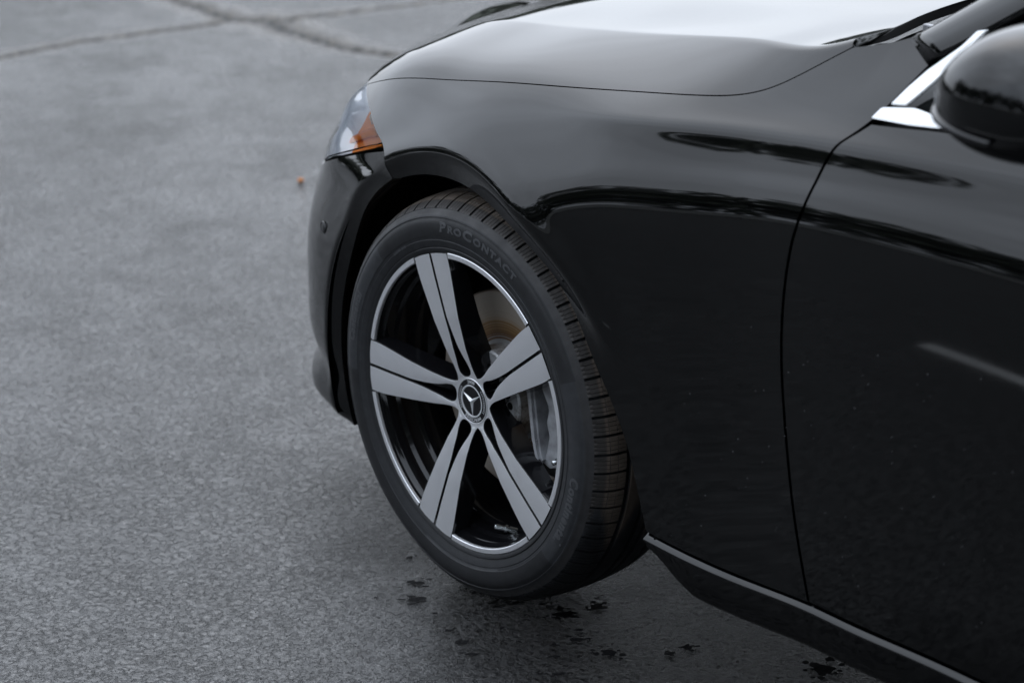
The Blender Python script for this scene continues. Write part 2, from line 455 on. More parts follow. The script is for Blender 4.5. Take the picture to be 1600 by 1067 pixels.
jag = 0.35 * np.sin(P[:, 0] * 37 + 2 * np.sin(P[:, 1] * 23)) + 0.35 * np.sin(P[:, 1] * 51 + 2 * np.sin(P[:, 0] * 29))
near = (np.abs(P[:, 0] - 4.4) < 3) & (np.abs(P[:, 1] + 1.6) < 3.2)
prof = np.exp(-(np.maximum(0, D / (Wd * .55) + 0.35 * jag)) ** 2 * 1.2) * near
Z = -0.03 * prof * (0.65 + 0.35 * np.sin(P[:, 0] * 80 + P[:, 1] * 63))
# the sheet is a little uneven
Z = Z + 0.0 
V = np.c_[P, Z]
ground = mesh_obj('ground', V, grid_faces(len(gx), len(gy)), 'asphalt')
ground['kind'] = 'structure'
at_ = ground.data.attributes.new('crack', 'FLOAT', 'POINT')
at_.data.foreach_set('value', np.clip(np.exp(-(np.maximum(0, D / Wd + 0.4 * jag)) ** 2 * 0.5) * near * 1.15, 0, 1).astype(np.float32))

core = np.exp(-(np.maximum(0, D / (Wd * .30) + 0.3 * jag)) ** 2) * near
at_ = ground.data.attributes.new('crack_core', 'FLOAT', 'POINT')
at_.data.foreach_set('value', np.clip(core * 1.1, 0, 1).astype(np.float32))
def blob(cx, cy, rx, ry, z, n=40, seed=0, rough=0.35):
    r = np.random.default_rng(seed)
    a = np.linspace(0, 2 * PI, n, endpoint=False)
    k = 1 + rough * sum(r.normal() / (q + .5) * np.sin(q * a + r.random() * 6.3) for q in range(1, 8)) * .5
    k = np.clip(k, .35, 1.7)
    V = [(0, 0, 0)] + [(rx * kk * math.cos(t_), ry * kk * math.sin(t_), 0) for t_, kk in zip(a, k)]
    F = [(0, i + 1, (i + 1) % n + 1) for i in range(n)]
    return V, F
for i, (px, py, sx, sy) in enumerate([(652, 911, 9, 8), (653, 936, 11, 9), (640, 872, 7, 3), (700, 985, 6, 4), (722, 1005, 8, 6), (740, 1022, 6, 6),
                                      (867, 965, 5, 3), (903, 1000, 9, 7), (955, 1021, 15, 7), (867, 1008, 5, 4), (868, 1026, 5, 5), (872, 1053, 5, 6), (883, 960, 14, 9),
                                      (905, 985, 7, 4), (1045, 1021, 8, 5), (587, 934, 4, 2), (680, 958, 5, 2), (930, 948, 16, 6), (1075, 1012, 10, 5), (1290, 1046, 24, 9)]):
    c = pix_plane(px, py, (0, 0, 0), np.array([0, 0, 1.0]))
    mm = np.linalg.norm(c - CAM) / FPX
    V, F = [], []
    rr_ = np.random.default_rng(100 + i)
    for q in range(max(3, int(sx * .9))):
        f_ = 1.0 if q == 0 else rr_.uniform(.2, .55)
        V1, F1 = blob(0, 0, sx * mm * f_ * .66, sy * mm / 0.42 * f_ * .66, 0, seed=i * 20 + q, rough=0.6)
        ox, oy = (0, 0) if q == 0 else (rr_.normal() * sx * mm * .8, rr_.normal() * sy * mm / .42 * .7)
        b_ = len(V)
        V += [(x + ox, y + oy, z + .00003 * q) for x, y, z in V1]
        F += [tuple(k + b_ for k in f) for f in F1]
    o = mesh_obj('wet_spot', V, F, 'wet', ground, smooth=False, loc=(c[0], c[1], 0.0012))
    o['kind'] = 'stuff'
    o.rotation_euler.z = YAW
# painted bay line beside the car (it shows in the door's reflection)
pl = mesh_obj('parking_line', [(-6, 2.06, .004), (0.29, 2.06, .004), (0.29, 2.105, .004), (-6, 2.16, .004)], [(0, 1, 2, 3)], 'line', smooth=False)
pl['kind'] = 'structure'

# dark trees round the car park (they show only in the paintwork; the rear ones block sky)
tv, tf = [], []
for k in range(120):
    a = 2 * PI * k / 120 + random.uniform(-.02, .02)
    Rr = random.uniform(36, 46)
    h = random.uniform(5.0, 9.5) * (1.0 + 0.25 * math.sin(3 * a + 1))
    if 0.35 <= a < 2.2:      # a nearer stand on the left of the car
        Rr = random.uniform(22, 27); h = random.uniform(6.5, 10.0)
    if 2.2 <= a < 4.3:       # unseen tall trees added behind the camera to cut sky light
        Rr = random.uniform(10.5, 14); h = random.uniform(9, 12)
    if a < 0.35 or a > 5.0:   # low hedge towards the front
        Rr = random.uniform(23, 29); h = random.uniform(1.3, 2.0)
    if random.random() < 0.12:
        h *= 0.5
    cx, cy = Rr * math.cos(a), Rr * math.sin(a)
    for j in range(190 if 0.35 <= a < 2.2 else 340 if 2.2 <= a < 4.3 else 110):
        u = rng.normal(size=3); u /= np.linalg.norm(u)
        rr = rng.random() ** 0.4
        p = np.array([cx, cy, h * 0.55]) + u * rr * np.array([2.0, 2.0, h * 0.47])
        s_ = rng.uniform(.25, .6) if not 2.2 <= a < 4.3 else rng.uniform(.4, .75)
        e1 = rng.normal(size=3); e1 /= np.linalg.norm(e1)
        e2 = np.cross(e1, rng.normal(size=3)); e2 /= np.linalg.norm(e2)
        b = len(tv)
        tv += [p - e1 * s_, p + e2 * s_ * .7, p + e1 * s_, p - e2 * s_ * .7]
        tf.append((b, b + 1, b + 2, b + 3))
trees = mesh_obj('tree_line', tv, tf, 'leaf', smooth=False)
trees['kind'] = 'stuff'
trees['label'] = 'dark line of trees round the car park, taller ones added behind the camera'
trees['category'] = 'trees'

# unseen low pale wall, added to put a light streak in the paint's reflection
wv, wf = [], []
for k in range(25):
    a0, a1 = 0.36 + k * .072, 0.36 + (k + 1) * .072 - .002
    b_ = len(wv)
    for a in (a0, a1):
        for r, z in ((19.8, -.1), (19.8, .62), (19.75, .64), (19.75, .72), (20.15, .72), (20.15, .64), (20.1, .62), (20.1, -.1)):
            wv.append((r * math.cos(a), r * math.sin(a), z))
    wf += [(b_ + q, b_ + q + 1, b_ + q + 9, b_ + q + 8) for q in range(7)] + [tuple(range(b_, b_ + 8)), tuple(range(b_ + 8, b_ + 16))[::-1]]
wall = mesh_obj('reflection_wall', wv, wf, 'concrete', smooth=False)
wall['kind'] = 'structure'

# small orange crab apple lying on the asphalt
c = pix_plane(470, 286, (0, 0, 0), np.array([0, 0, 1.0]))
bm = bmesh.new()
bmesh.ops.create_icosphere(bm, subdivisions=3, radius=0.0085)
for v in bm.verts:
    v.co.z *= 0.85
    d = math.hypot(v.co.x, v.co.y)
    if v.co.z > 0:
        v.co.z -= 0.003 * math.exp(-(d / 0.003) ** 2)
    v.co += Vector((random.uniform(-1, 1), random.uniform(-1, 1), random.uniform(-1, 1))) * 0.0002
apple = bm_obj('crab_apple', bm, 'orange', loc=(c[0], c[1], 0.0072))
stem = lathe([(0.0006, 0), (0.0005, 0.006), (0, 0.006)], 6, 'stem', 'liner', apple)
stem.rotation_euler = (PI / 2, 0, 0); stem.location = (0, 0, 0.004)
apple['label'] = 'tiny orange crab apple lying on the grey asphalt'
apple['category'] = 'fruit'

# ------------------------------------------------------------------ the car
car = bpy.data.objects.new('car', None)
link(car)
car['label'] = 'glossy black sedan with grey and black five-spoke alloy wheel'
car['category'] = 'car'
ZC, YL = 0.328, 0.895        # wheel centre height, plane of the rim lip

# ---- body skin S(x, s): every cross-section is integrated from its surface angle
ST = np.array([.85, .6, .42, .3, .15, 0, -.15, -.3, -.45, -.6, -.75, -.9, -1.2, -1.7, -2.45])
ANC = np.array([(.70, .640), (.735, .70), (.765, .752), (.790, .786), (.802, .808), (.806, .830), (.804, .848), (.802, .864), (.799, .882), (.797, .900), (.804, .916), (.814, .925), (.823, .934), (.823, .942), (.81, .947)])
# lower part : lengths between nodes and angle (degrees above horizontal) at nodes
#            cut->precrease, crease, ->mid, ->upper, ->horizon, ->soft, ->low, ->door, ->sill
LOW_L = np.array([(.040, .03, .03, .03, .03, .04, .10, .18, .30)] * 5 +
                 [(.040, .028, .030, .030, .024, .03, .09, .16, .26),   # 0
                  (.036, .026, .040, .050, .040, .03, .08, .14, .24),   # -.15
                  (.046, .022, .030, .036, .042, .04, .08, .14, .24),   # -.3
                  (.048, .026, .030, .020, .040, .045, .09, .15, .24),   # -.45
                  (.049, .026, .030, .016, .038, .045, .09, .15, .25),   # -.6
                  (.051, .026, .028, .014, .038, .045, .09, .15, .25),   # -.75
                  (.049, .026, .026, .014, .040, .045, .09, .15, .25),   # -.9
                  (.045, .026, .026, .018, .044, .045, .09, .15, .25),
                  (.045, .026, .026, .018, .044, .045, .09, .15, .25),
                  (.045, .026, .026, .018, .044, .045, .09, .15, .25)])
LOW_E = np.array([(50, 40, 34, 28, 22, 16, 10, 4, 0, -3),   # .85
                  (50, 40, 34, 28, 22, 16, 10, 4, 0, -3),
                  (46, 38, 32, 27, 22, 18, 12, 4, 0, -3),
                  (48, 40, 34, 29, 25, 20, 13, 4, 0, -3),
                  (52, 45, 40, 34, 30, 24, 16, 5, 0, -3),
                  (56, 49, 43, 37, 32, 26, 18, 6, 0, -3),   # 0
                  (60, 50, 42, 37, 33, 24, 10, 1, -2, -4),  # -.15
                  (63, 58, 29, 33, 34, 18, 4, -2, -4, -4),  # -.3
                  (58, 61, 18.5, 28, 34, 17, 3, -2, -4, -4),  # -.45
                  (50, 60, 17, 26, 34, 17, 3, -2, -4, -4),
                  (47, 56, 17, 26, 34, 17, 3, -2, -4, -4),
                  (44, 52, 17.5, 27, 34, 17, 3, -2, -4, -4),
                  (44, 48, 24, 30, 34, 16, 3, -2, -4, -4),
                  (44, 48, 24, 30, 34, 16, 3, -2, -4, -4),
                  (44, 48, 24, 30, 34, 16, 3, -2, -4, -4)])
# upper part (towards the bonnet's centre) : lengths and angles
_len = np.array([.222, .222, .222, .222, .218, .200, .176, .151, .121, .0955, .150, .175, .175, .175, .175])
UP_L = np.c_[.45 * _len, .55 * _len - .008, np.full(15, .016), np.full(15, .25), np.full(15, .46)]
UP_E = np.array([(77, 81, 87, 88.5, 90)] * 4 + [(77, 81, 87, 88.5, 90), (76, 80, 87, 88.5, 90), (72, 76, 87, 88.5, 90), (65.5, 67, 87, 88.5, 90),
                 (57, 57.5, 86.5, 88.5, 90), (46.5, 46, 86, 88.5, 90)] + [(48, 50, 82, 88, 90)] * 5)
fA, fLL, fLE, fUL, fUE = (cspline(ST, a) for a in (ANC, LOW_L, LOW_E, UP_L, UP_E))
TX = np.linspace(-2.45, 0.85, 265)
DS = 0.003
S0 = -0.99
TS = np.arange(S0, 0.78, DS)
K0 = int(np.argmin(np.abs(TS)))
TY = np.zeros((len(TX), len(TS))); TZ = np.zeros_like(TY)
for i, x in enumerate(TX):
    a = fA(x)[0]; ll = np.maximum(fLL(x)[0], .006); le = fLE(x)[0]; ul = np.maximum(fUL(x)[0], .006); ue = fUE(x)[0]
    sn = np.r_[-np.cumsum(ul)[::-1], 0, np.cumsum(ll)]
    en = np.r_[ue[::-1], le]
    e = np.radians(pchip(sn, en, np.clip(TS, sn[0], sn[-1])))
    # mean angle on every step, integrated both ways from the anchor
    em = (e[1:] + e[:-1]) / 2
    dy = np.sin(em) * DS; dz = -np.cos(em) * DS
    y = np.r_[0, np.cumsum(dy)]; z = np.r_[0, np.cumsum(dz)]
    TY[i] = y - y[K0] + a[0]; TZ[i] = z - z[K0] + a[1]
# fair the bonnet's long section
CZ = cspline([.85, .7, .5, .2, 0, -.2, -.4, -.6, -.75, -1.2, -2.45], [.735, .787, .835, .889, .916, .939, .961, .981, .992, 1.02, 1.05])
for i, x in enumerate(TX):
    zc = np.interp(0.0, TY[i], TZ[i])
    yA = np.interp(-sum(fUL(x)[0][:2]), TS, TY[i]); y0_ = ANC[:, 0].min()
    w_ = 1 - sstep(yA - .24, yA - .01, TY[i])
    TZ[i] += (CZ(x)[0] - zc) * w_ * sstep(-.95, -.72, x)
XFY = cspline([-.1, 0, .2, .4, .55, .65, .72, .775, .9], [.778, .78, .763, .70, .612, .535, .462, .402, .27])
def shape_mods(x, y, z):
    # bonnet rolls down towards its front edge
    d = XFY(np.clip(np.abs(y), 0, .9)) - x
    amp = 1 - sstep(.62, .78, np.abs(y))
    z = z - (0.26 * np.maximum(0, .115 - d) ** 2 / .115 + 0.6 * np.maximum(0, .045 - d) ** 2 / .045) * amp
    # flared lip round the wheel opening
    Rw = np.hypot(x, z - ZC)
    t_ = (0.400 - Rw)
    w = 0.004
    sp = w * np.logaddexp(0, np.clip(t_ / w, -40, 40))
    side = sstep(.6, .8, y)
    side = side * np.where(x < 0, sstep(.14, .28, z - ZC), 1.0)
    y = y - 0.66 * sp * side
    y = y + 0.004 * np.exp(-((Rw - .41) / .025) ** 2) * side
    return y, z
def S(x, s):
    x = np.atleast_1d(np.asarray(x, float)); s = np.atleast_1d(np.asarray(s, float))
    fx = np.clip((x - TX[0]) / (TX[1] - TX[0]), 1, len(TX) - 3.001); fs = np.clip((s - S0) / DS, 1, len(TS) - 3.001)
    i = fx.astype(int); j = fs.astype(int); u = fx - i; v = fs - j
    def w4(t_):
        return [(-t_ + 2 * t_**2 - t_**3) / 2, (2 - 5 * t_**2 + 3 * t_**3) / 2, (t_ + 4 * t_**2 - 3 * t_**3) / 2, (-t_**2 + t_**3) / 2]
    wu, wv = w4(u), w4(v)
    y = np.zeros_like(u); z = np.zeros_like(u)
    for a in range(4):
        for b in range(4):
            w = wu[a] * wv[b]
            y += w * TY[i + a - 1, j + b - 1]; z += w * TZ[i + a - 1, j + b - 1]
    y, z = shape_mods(x, y, z)
    return np.c_[x, y, z]
def s_of_z(x, z, lo=-0.3):
    ss = np.arange(lo, .76, .002)
    p = S(np.full_like(ss, x), ss)
    return float(np.interp(-z, -p[:, 2], ss))
def s_of_y(x, y, hi=0.10):
    ss = np.arange(S0 + .01, hi, .002)
    p = S(np.full_like(ss, x), ss)
    return float(np.interp(y, p[:, 1], ss))
def pix_S(px, py):
    """first hit of the photo ray with the body skin -> (x, s)"""
    d = pix_ray(px, py)
    ss = np.arange(S0 + .01, .76, .002)
    def side(t_):
        q = CAM + t_ * d
        p = S(np.full_like(ss, q[0]), ss)
        dd = (p[:, 1] - q[1]) ** 2 + (p[:, 2] - q[2]) ** 2
        k = int(np.clip(np.argmin(dd), 1, len(ss) - 2))
        tg = p[k + 1] - p[k - 1]
        nrm = np.array([-tg[2], tg[1]])       # outward (y, z)
        return (q[1] - p[k, 1]) * nrm[0] + (q[2] - p[k, 2]) * nrm[1], q[0], ss[k]
    ts = np.arange(2.0, 5.2, .03)
    prev = None
    for t_ in ts:
        v = side(t_)[0]
        if prev is not None and prev > 0 >= v:
            a, b = t_ - .03, t_
            for _ in range(18):
                m_ = (a + b) / 2
                if side(m_)[0] > 0: a = m_
                else: b = m_
            r = side((a + b) / 2)
            return r[1], r[2]
        prev = v
    raise ValueError(('no hit', px, py))
def coons(top, bot, left, right):
    """top/bot: left->right (nu,2) ; left/right: top->bot (nv,2)"""
    nu, nv = len(top), len(left)
    u = np.linspace(0, 1, nu)[:, None, None]; v = np.linspace(0, 1, nv)[None, :, None]
    T = top[:, None, :]; B = bot[:, None, :]; Lf = left[None, :, :]; Rt = right[None, :, :]
    return ((1 - v) * T + v * B + (1 - u) * Lf + u * Rt
            - ((1 - u) * (1 - v) * top[0] + u * (1 - v) * top[-1] + (1 - u) * v * bot[0] + u * v * bot[-1]))
def panel(name, G, material, parent, gap=0.002, gaps={}, depth=0.014, skip=(), mats=None, flip=False, mirror_merge=False):
    """G: (nu,nv,3) points -> skin with inset border and folded-in edges"""
    G = G.copy()
    nu, nv = G.shape[:2]
    # normals
    du = np.gradient(G, axis=0); dv = np.gradient(G, axis=1)
    Nn = np.cross(du, dv); Nn /= np.linalg.norm(Nn, axis=2, keepdims=True) + 1e-12
    ref = G.reshape(-1, 3) - np.array([-.6, 0.0, .45])
    flip = bool(np.sum(Nn.reshape(-1, 3) * ref) < 0)
    if flip:
        Nn = -Nn
    def inset(sl, sl2, gap):
        d = G[sl2] - G[sl]
        l = np.linalg.norm(d, axis=-1, keepdims=True) + 1e-9
        G[sl] = G[sl] + d / l * np.minimum(gap, l * .85)
    if 'u0' not in skip: inset((0, slice(None)), (1, slice(None)), gaps.get('u0', gap))
    if 'u1' not in skip: inset((-1, slice(None)), (-2, slice(None)), gaps.get('u1', gap))
    if 'v0' not in skip: inset((slice(None), 0), (slice(None), 1), gaps.get('v0', gap))
    if 'v1' not in skip: inset((slice(None), -1), (slice(None), -2), gaps.get('v1', gap))
    V = list(G.reshape(-1, 3))
    F = grid_faces(nu, nv, flip=flip)
    ring = []
    if 'v0' not in skip: pass
    idx = lambda i, j: i * nv + j
    bd = [idx(i, 0) for i in range(nu)] + [idx(nu - 1, j) for j in range(1, nv)] + [idx(i, nv - 1) for i in range(nu - 2, -1, -1)] + [idx(0, j) for j in range(nv - 2, 0, -1)]
    Nf = Nn.reshape(-1, 3)
    # fold: small round-over then straight in
    Gf = G.reshape(-1, 3)
    prev = [len(V) + a for a in range(len(bd))]
    V += [Gf[k] for k in bd]
    cen = {}
    def inner(k):
        i, j = divmod(k, nv)
        i2 = min(max(i, 1), nu - 2); j2 = min(max(j, 1), nv - 2)
        d = Gf[k] - Gf[idx(i2, j2)]
        l = np.linalg.norm(d)
        return d / l if l > 1e-9 else d * 0
    for (out, dep) in ((0.0003, 0.0010), (0.0003, depth)):
        base = len(V)
        for k in bd:
            V.append(Gf[k] + inner(k) * out - Nf[k] * dep)
        m_ = len(bd)
        for a in range(m_):
            b = (a + 1) % m_
            q = (prev[a], prev[b], base + b, base + a)
            F.append(q[::-1] if flip else q)
        prev = [base + a for a in range(m_)]
    return mesh_obj(name, V, F, material, parent)
def from_dom(D2):
    nu, nv = D2.shape[:2]
    p = S(D2[..., 0].ravel(), D2[..., 1].ravel())
    return p.reshape(nu, nv, 3)
def pixcurve(pts, n, smooth=True):
    return resample([pix_S(*p) for p in pts], n, smooth)

# wheel opening of the wing: radius against angle (0 = rear, 90 = top)
ARC = cspline([-14, -5, 5, 15, 30, 50, 70, 90, 108, 125], [.432, .408, .392, .378, .366, .358, .357, .360, .366, .372])
HOODCUT = [(573, 133), (600, 126), (660, 123.5), (760, 128), (900, 137), (1000, 144), (1100, 149.5), (1160, 148), (1200, 139), (1250, 118), (1300, 92), (1333, 75)]
cut = np.array([pix_S(*p) for p in HOODCUT])
cutN = resample(cut, 190)
cowl = pixcurve([(1333, 75), (1370, 70), (1400, 64.5), (1427, 57)], 26)
# front edge of the wing: lamp edge, then the seam with the bumper
front_edge_px = [(573, 133), (572.5, 145), (578, 175), (588, 207), (600, 241), (614, 280)]
fe = np.array([pix_S(*p) for p in front_edge_px])
NV = 210
wl = resample(fe, NV)
DOORCUT = [(1455, 100), (1400, 155), (1362, 190), (1310, 226), (1284, 266), (1262, 310), (1240, 370), (1226, 450), (1221, 560), (1228, 680), (1240, 800), (1264, 943)]
dc = np.array([pix_S(*p) for p in DOORCUT])
pg = pixcurve([(1427, 57), (1440, 80), (1455, 100)], 10)
wr = resample(resample(dc, 160), NV, False)
# arch in (x, s)
th = np.radians(np.linspace(116, -12, 200))
arcx = -ARC(np.degrees(th)) * np.cos(th); arcz = ZC + ARC(np.degrees(th)) * np.sin(th)
arch = np.array([(x, s_of_z(x, z)) for x, z in zip(arcx, arcz)])
k0 = int(np.argmin(np.hypot(arch[:, 0] - fe[-1, 0], arch[:, 1] - fe[-1, 1])))
arch = np.r_[[fe[-1]], arch[k0 + 2:]]
sb = np.array([pix_S(*p) for p in [(1050, 853), (1150, 897), (1264, 943)]])
bot = np.r_[arch, resample(np.r_[[arch[-1]], sb], 60)[1:]]
top = np.r_[cutN, cowl[1:], pg[1:]]
NU = 320
G = from_dom(coons(resample(top, NU, False), resample(bot, NU, False), wl, wr))
panel('front_wing', G, 'paint', car, gap=0.0014, gaps={'u1': .0028})
WINGG = G

# bonnet: left half then mirrored
nH, mH = 210, 130
fr_y = np.linspace(1, 0, mH)
fy0 = S(*fe[0])[0][1]
fedge = [tuple(fe[0])]
ys = np.linspace(fy0, 0, mH)
xcorner = fe[0][0]
off = xcorner - XFY(fy0)[0]
hx = [XFY(abs(y))[0] + off * sstep(.5, fy0, y) for y in ys]
fedge = np.array([fe[0]] + [(x, s_of_y(x, max(y, 0.0))) for x, y in zip(hx[1:], ys[1:])])
REY = cspline([0, .3, .5, .65, .74], [-.50, -.53, -.575, -.63, cut[-1, 0]])
ry0 = S(*cut[-1])[0][1]
rys = np.linspace(ry0, 0, mH)
redge = np.array([cut[-1]] + [(REY(y)[0], s_of_y(REY(y)[0], max(y, 0))) for y in rys[1:]])
cx_ = np.linspace(fedge[-1, 0], redge[-1, 0], nH)
cen = np.array([(x, s_of_y(x, 0.0)) for x in cx_])
G = from_dom(coons(resample(cut, nH), cen, resample(fedge, mH, False), resample(redge, mH, False)))
G[:, -1, 1] = 0.0
HOODFRONT = G[0].copy()
HOODREAR = G[-1].copy()
Gm = G[:, ::-1].copy(); Gm[..., 1] *= -1
panel('bonnet', np.concatenate([G, Gm[:, 1:]], axis=1), 'paint', car, gap=0.0016)

# front door skin
nx = 200
belt_px = [(1362, 193), (1425, 200), (1475, 205.5)]
bl = np.array([pix_S(*p) for p in belt_px])
bx = np.linspace(bl[-1, 0] - .1, -1.72, 12)
zb = S(*bl[-1])[0][2]
belt = np.r_[bl, [(x, s_of_z(x, zb + .012 * (bl[-1, 0] - x))) for x in bx]]
dl = resample(np.r_[[bl[0]], dc[3:]], NV)
bz = S(*dc[-1])[0][2]
dbot = np.r_[[dc[-1]], np.array([pix_S(*p) for p in [(1330, 973), (1400, 1004), (1470, 1035)]])]
xs_ = np.linspace(dbot[-1, 0] - .1, -1.75, 12)
dbot = np.r_[dbot, [(x, s_of_z(x, S(*dbot[-1])[0][2])) for x in xs_]]
dr = resample([belt[-1], (-1.735, .25), dbot[-1]], NV)
door = panel('front_door', from_dom(coons(resample(belt, nx), resample(dbot, nx), dl, dr)), 'paint', car, gap=0.0026)
# rear door
b2 = np.array([(x, s_of_z(x, S(*belt[-1])[0][2] + .012 * (belt[-1, 0] - x))) for x in np.linspace(-1.725, -2.42, 30)])
d2 = np.array([(x, s_of_z(x, S(*dbot[-1])[0][2])) for x in np.linspace(-1.755, -2.42, 30)])
b2[0, 0] = belt[-1, 0] - .004
l2 = resample([b2[0], (-1.74, .25), d2[0]], 40); r2 = resample([b2[-1], d2[-1]], 40)
panel('rear_door', from_dom(coons(b2, d2, l2, r2)), 'paint', car)

# dark inner shell behind the panel gaps
xs = np.linspace(-2.44, .36, 120); ssn = np.linspace(-.12, .66, 70)
XX, SS = np.meshgrid(xs, ssn, indexing='ij')
p = S(XX.ravel(), SS.ravel()).reshape(120, 70, 3)
du = np.gradient(p, axis=0); dv = np.gradient(p, axis=1)
nn = np.cross(du, dv); nn /= np.linalg.norm(nn, axis=2, keepdims=True)
if nn[60, 40, 1] < 0: nn = -nn
p = p - nn * 0.016
F = []
for (a, b, c_, d) in grid_faces(120, 70):
    q = p.reshape(-1, 3)[[a, b, c_, d]].mean(0)
    if math.hypot(q[0], q[2] - ZC) > .405 and not (q[0] > .1 and q[2] < .66) and q[2] > .20 and q[0] < .17:
        F.append((a, b, c_, d))
pm = p.copy(); pm[..., 1] *= -1
mesh_obj('inner_shell', p.reshape(-1, 3), F, 'gap', car)
mesh_obj('inner_shell', pm.reshape(-1, 3), [f[::-1] for f in F], 'gap', car)

# ---- bumper and headlamp skin
LV = [(.19, [(.336, .862), (.42, .828), (.53, .752), (.68, .57), (.75, .36), (.79, 0)]),
      (.200, [(.340, .874), (.438, .846), (.556, .776), (.70, .60), (.78, .38), (.822, 0)]),
      (.222, [(.345, .880), (.449, .858), (.570, .789), (.718, .61), (.795, .38), (.836, 0)]),
      (.238, [(.348, .880), (.450, .857), (.570, .786), (.718, .61), (.795, .38), (.836, 0)]),
      (.258, [(.352, .879), (.447, .850), (.565, .774), (.716, .60), (.79, .38), (.832, 0)]),
      (.30, [(.358, .881), (.452, .853), (.577, .777), (.725, .605), (.797, .38), (.838, 0)]),
      (.36, [(.360, .883), (.455, .856), (.585, .780), (.73, .61), (.80, .38), (.842, 0)]),
      (.43, [(.347, .884), (.450, .856), (.585, .779), (.73, .61), (.80, .38), (.842, 0)]),
      (.50, [(.318, .884), (.430, .855), (.577, .776), (.726, .61), (.80, .38), (.840, 0)]),
      (.583, [(.258, .884), (.40, .846), (.562, .758), (.716, .60), (.795, .38), (.836, 0)]),
      (.645, [None, (.37, .842), (.535, .760), (.70, .59), (.785, .38), (.828, 0)]),
      (.69, [None, (.385, .812), (.512, .752), (.672, .58), (.765, .38), (.812, 0)]),
      (.724, [None, (.425, .778), (.515, .722), (.65, .56), (.745, .38), (.80, 0)])]
PHI = [0, .15, .35, .6, .8, 1]
wlp = S(wl[:, 0], wl[:, 1])                 # wing front edge in space
z_lo, z_hi = wlp[-1, 2], wlp[0, 2]
rowsz = []; rows = []
for zn, pts in LV:
    if pts[0] is None:
        k = np.argsort(wlp[:, 2])
        zz = min(max(zn, z_lo), z_hi)
        pts = [(np.interp(zz, wlp[k, 2], wlp[k, 0]), np.interp(zz, wlp[k, 2], wlp[k, 1]))] + pts[1:]
    rowsz.append(zn)
    cp = np.array([(a, b, zn - .06 * float(sstep(.2, .6, ph_) * sstep(.56, .73, zn))) for (a, b), ph_ in zip(pts, PHI)])
    rows.append(cspline(PHI, cp)(np.linspace(0, 1, 161)))
# top row is the bonnet's front edge
hf = HOODFRONT
hfy = hf[:, 1]
topctl = [hf[0]]
for y in (.742, .685, .54, .38, 0):
    k = int(np.argmin(np.abs(hfy - y)))
    topctl.append(hf[k] + np.array([.003, 0, -.004]))
rows.append(cspline(PHI, np.array(topctl))(np.linspace(0, 1, 161)))
rowsz.append(.756)
rows = np.array(rows)                       # (levels, phi, 3)
fsp = [cspline(rowsz, rows[:, k, :]) for k in range(161)]
_k = np.argsort(wlp[:, 2])
def fs_edge(z):
    x = np.where(z >= z_lo, np.interp(z, wlp[_k, 2], wlp[_k, 0]), 0)
    y = np.where(z >= z_lo, np.interp(z, wlp[_k, 2], wlp[_k, 1]), wlp[-1, 1])
    R0 = math.hypot(wlp[-1, 0], z_lo - ZC)
    Rr = R0 + (.362 - R0) * sstep(z_lo, z_lo - .15, z)
    x = np.where(z >= z_lo, x, np.sqrt(np.maximum(1e-6, Rr ** 2 - (z - ZC) ** 2)))
    y = np.where(z >= z_lo, y, wlp[-1, 1] + (.868 - wlp[-1, 1]) * sstep(z_lo, z_lo - .2, z))
    return x, y
def FS(k, zn):
    p = fsp[k](zn)
    x, y, z = p[:, 0], p[:, 1], p[:, 2]
    Rw = np.hypot(x, z - ZC)
    w = .003
    sp = w * np.logaddexp(0, np.clip((.398 - Rw) / w, -40, 40))
    y = y - .58 * sp * sstep(.6, .8, y)
    if k <= 24:
        q = fsp[0](zn)
        Rq = np.hypot(q[:, 0], q[:, 2] - ZC)
        qy = q[:, 1] - .58 * w * np.logaddexp(0, np.clip((.398 - Rq) / w, -40, 40)) * sstep(.6, .8, q[:, 1])
        ex, ey = fs_edge(q[:, 2])
        f_ = (1 - k / 25.0) ** 2
        x = x + (ex - q[:, 0]) * f_; y = y + (ey - qy) * f_
    return np.c_[x, y, z]
LB = cspline([0, .1, .2, .3, .385, .5, .58, .66, .72], [.704, .672, .640, .609, .582, .574, .590, .64, .752])
def lens_bot(ph):
    return float(LB(ph)[0]) if ph < .72 else .756
ks = list(range(161)); phs = np.linspace(0, 1, 161)
nvb = 90
Gb = np.array([FS(k, np.linspace(lens_bot(phs[k]) - .004, .19, nvb)) for k in ks])
# mirrored bumper half joined at the centre
Gm = Gb[::-1].copy(); Gm[..., 1] *= -1
Gb[-1, :, 1] = 0
bumper = panel('front_bumper', np.concatenate([Gb, Gm[1:]], axis=0), 'paint', car, gap=0.0014, flip=True, depth=0.02)
kl = [k for k in ks if phs[k] <= .715]
def lens_grid(inset, z0=0.0, kk=kl, nvl=40, zt=.7545):
    g = np.array([FS(k, np.linspace(zt, lens_bot(phs[k]) + .005 + z0, nvl)) for k in kk])
    du = np.gradient(g, axis=0); dv = np.gradient(g, axis=1)
    n_ = np.cross(du, dv); n_ /= np.linalg.norm(n_, axis=2, keepdims=True) + 1e-9
    if n_[len(kk) // 3, 20, 0] < 0: n_ = -n_
    return g - n_ * (np.asarray(inset).reshape(-1, 1, 1) if np.ndim(inset) else inset)
gl = lens_grid(0.002)
_ph = np.array([phs[k] for k in kl])
_ins = .026 + (.0065 - .026) * sstep(.14, .22, _ph) + .0022 * np.maximum(0, np.sin(_ph * 75)) * sstep(.20, .26, _ph)
lamp = mesh_obj('headlamp', lens_grid(_ins).reshape(-1, 3), grid_faces(len(kl), 40, flip=True), 'lampchrome', car)
panel('lens', gl, 'lens', lamp, gap=.001, flip=True, depth=0.004)
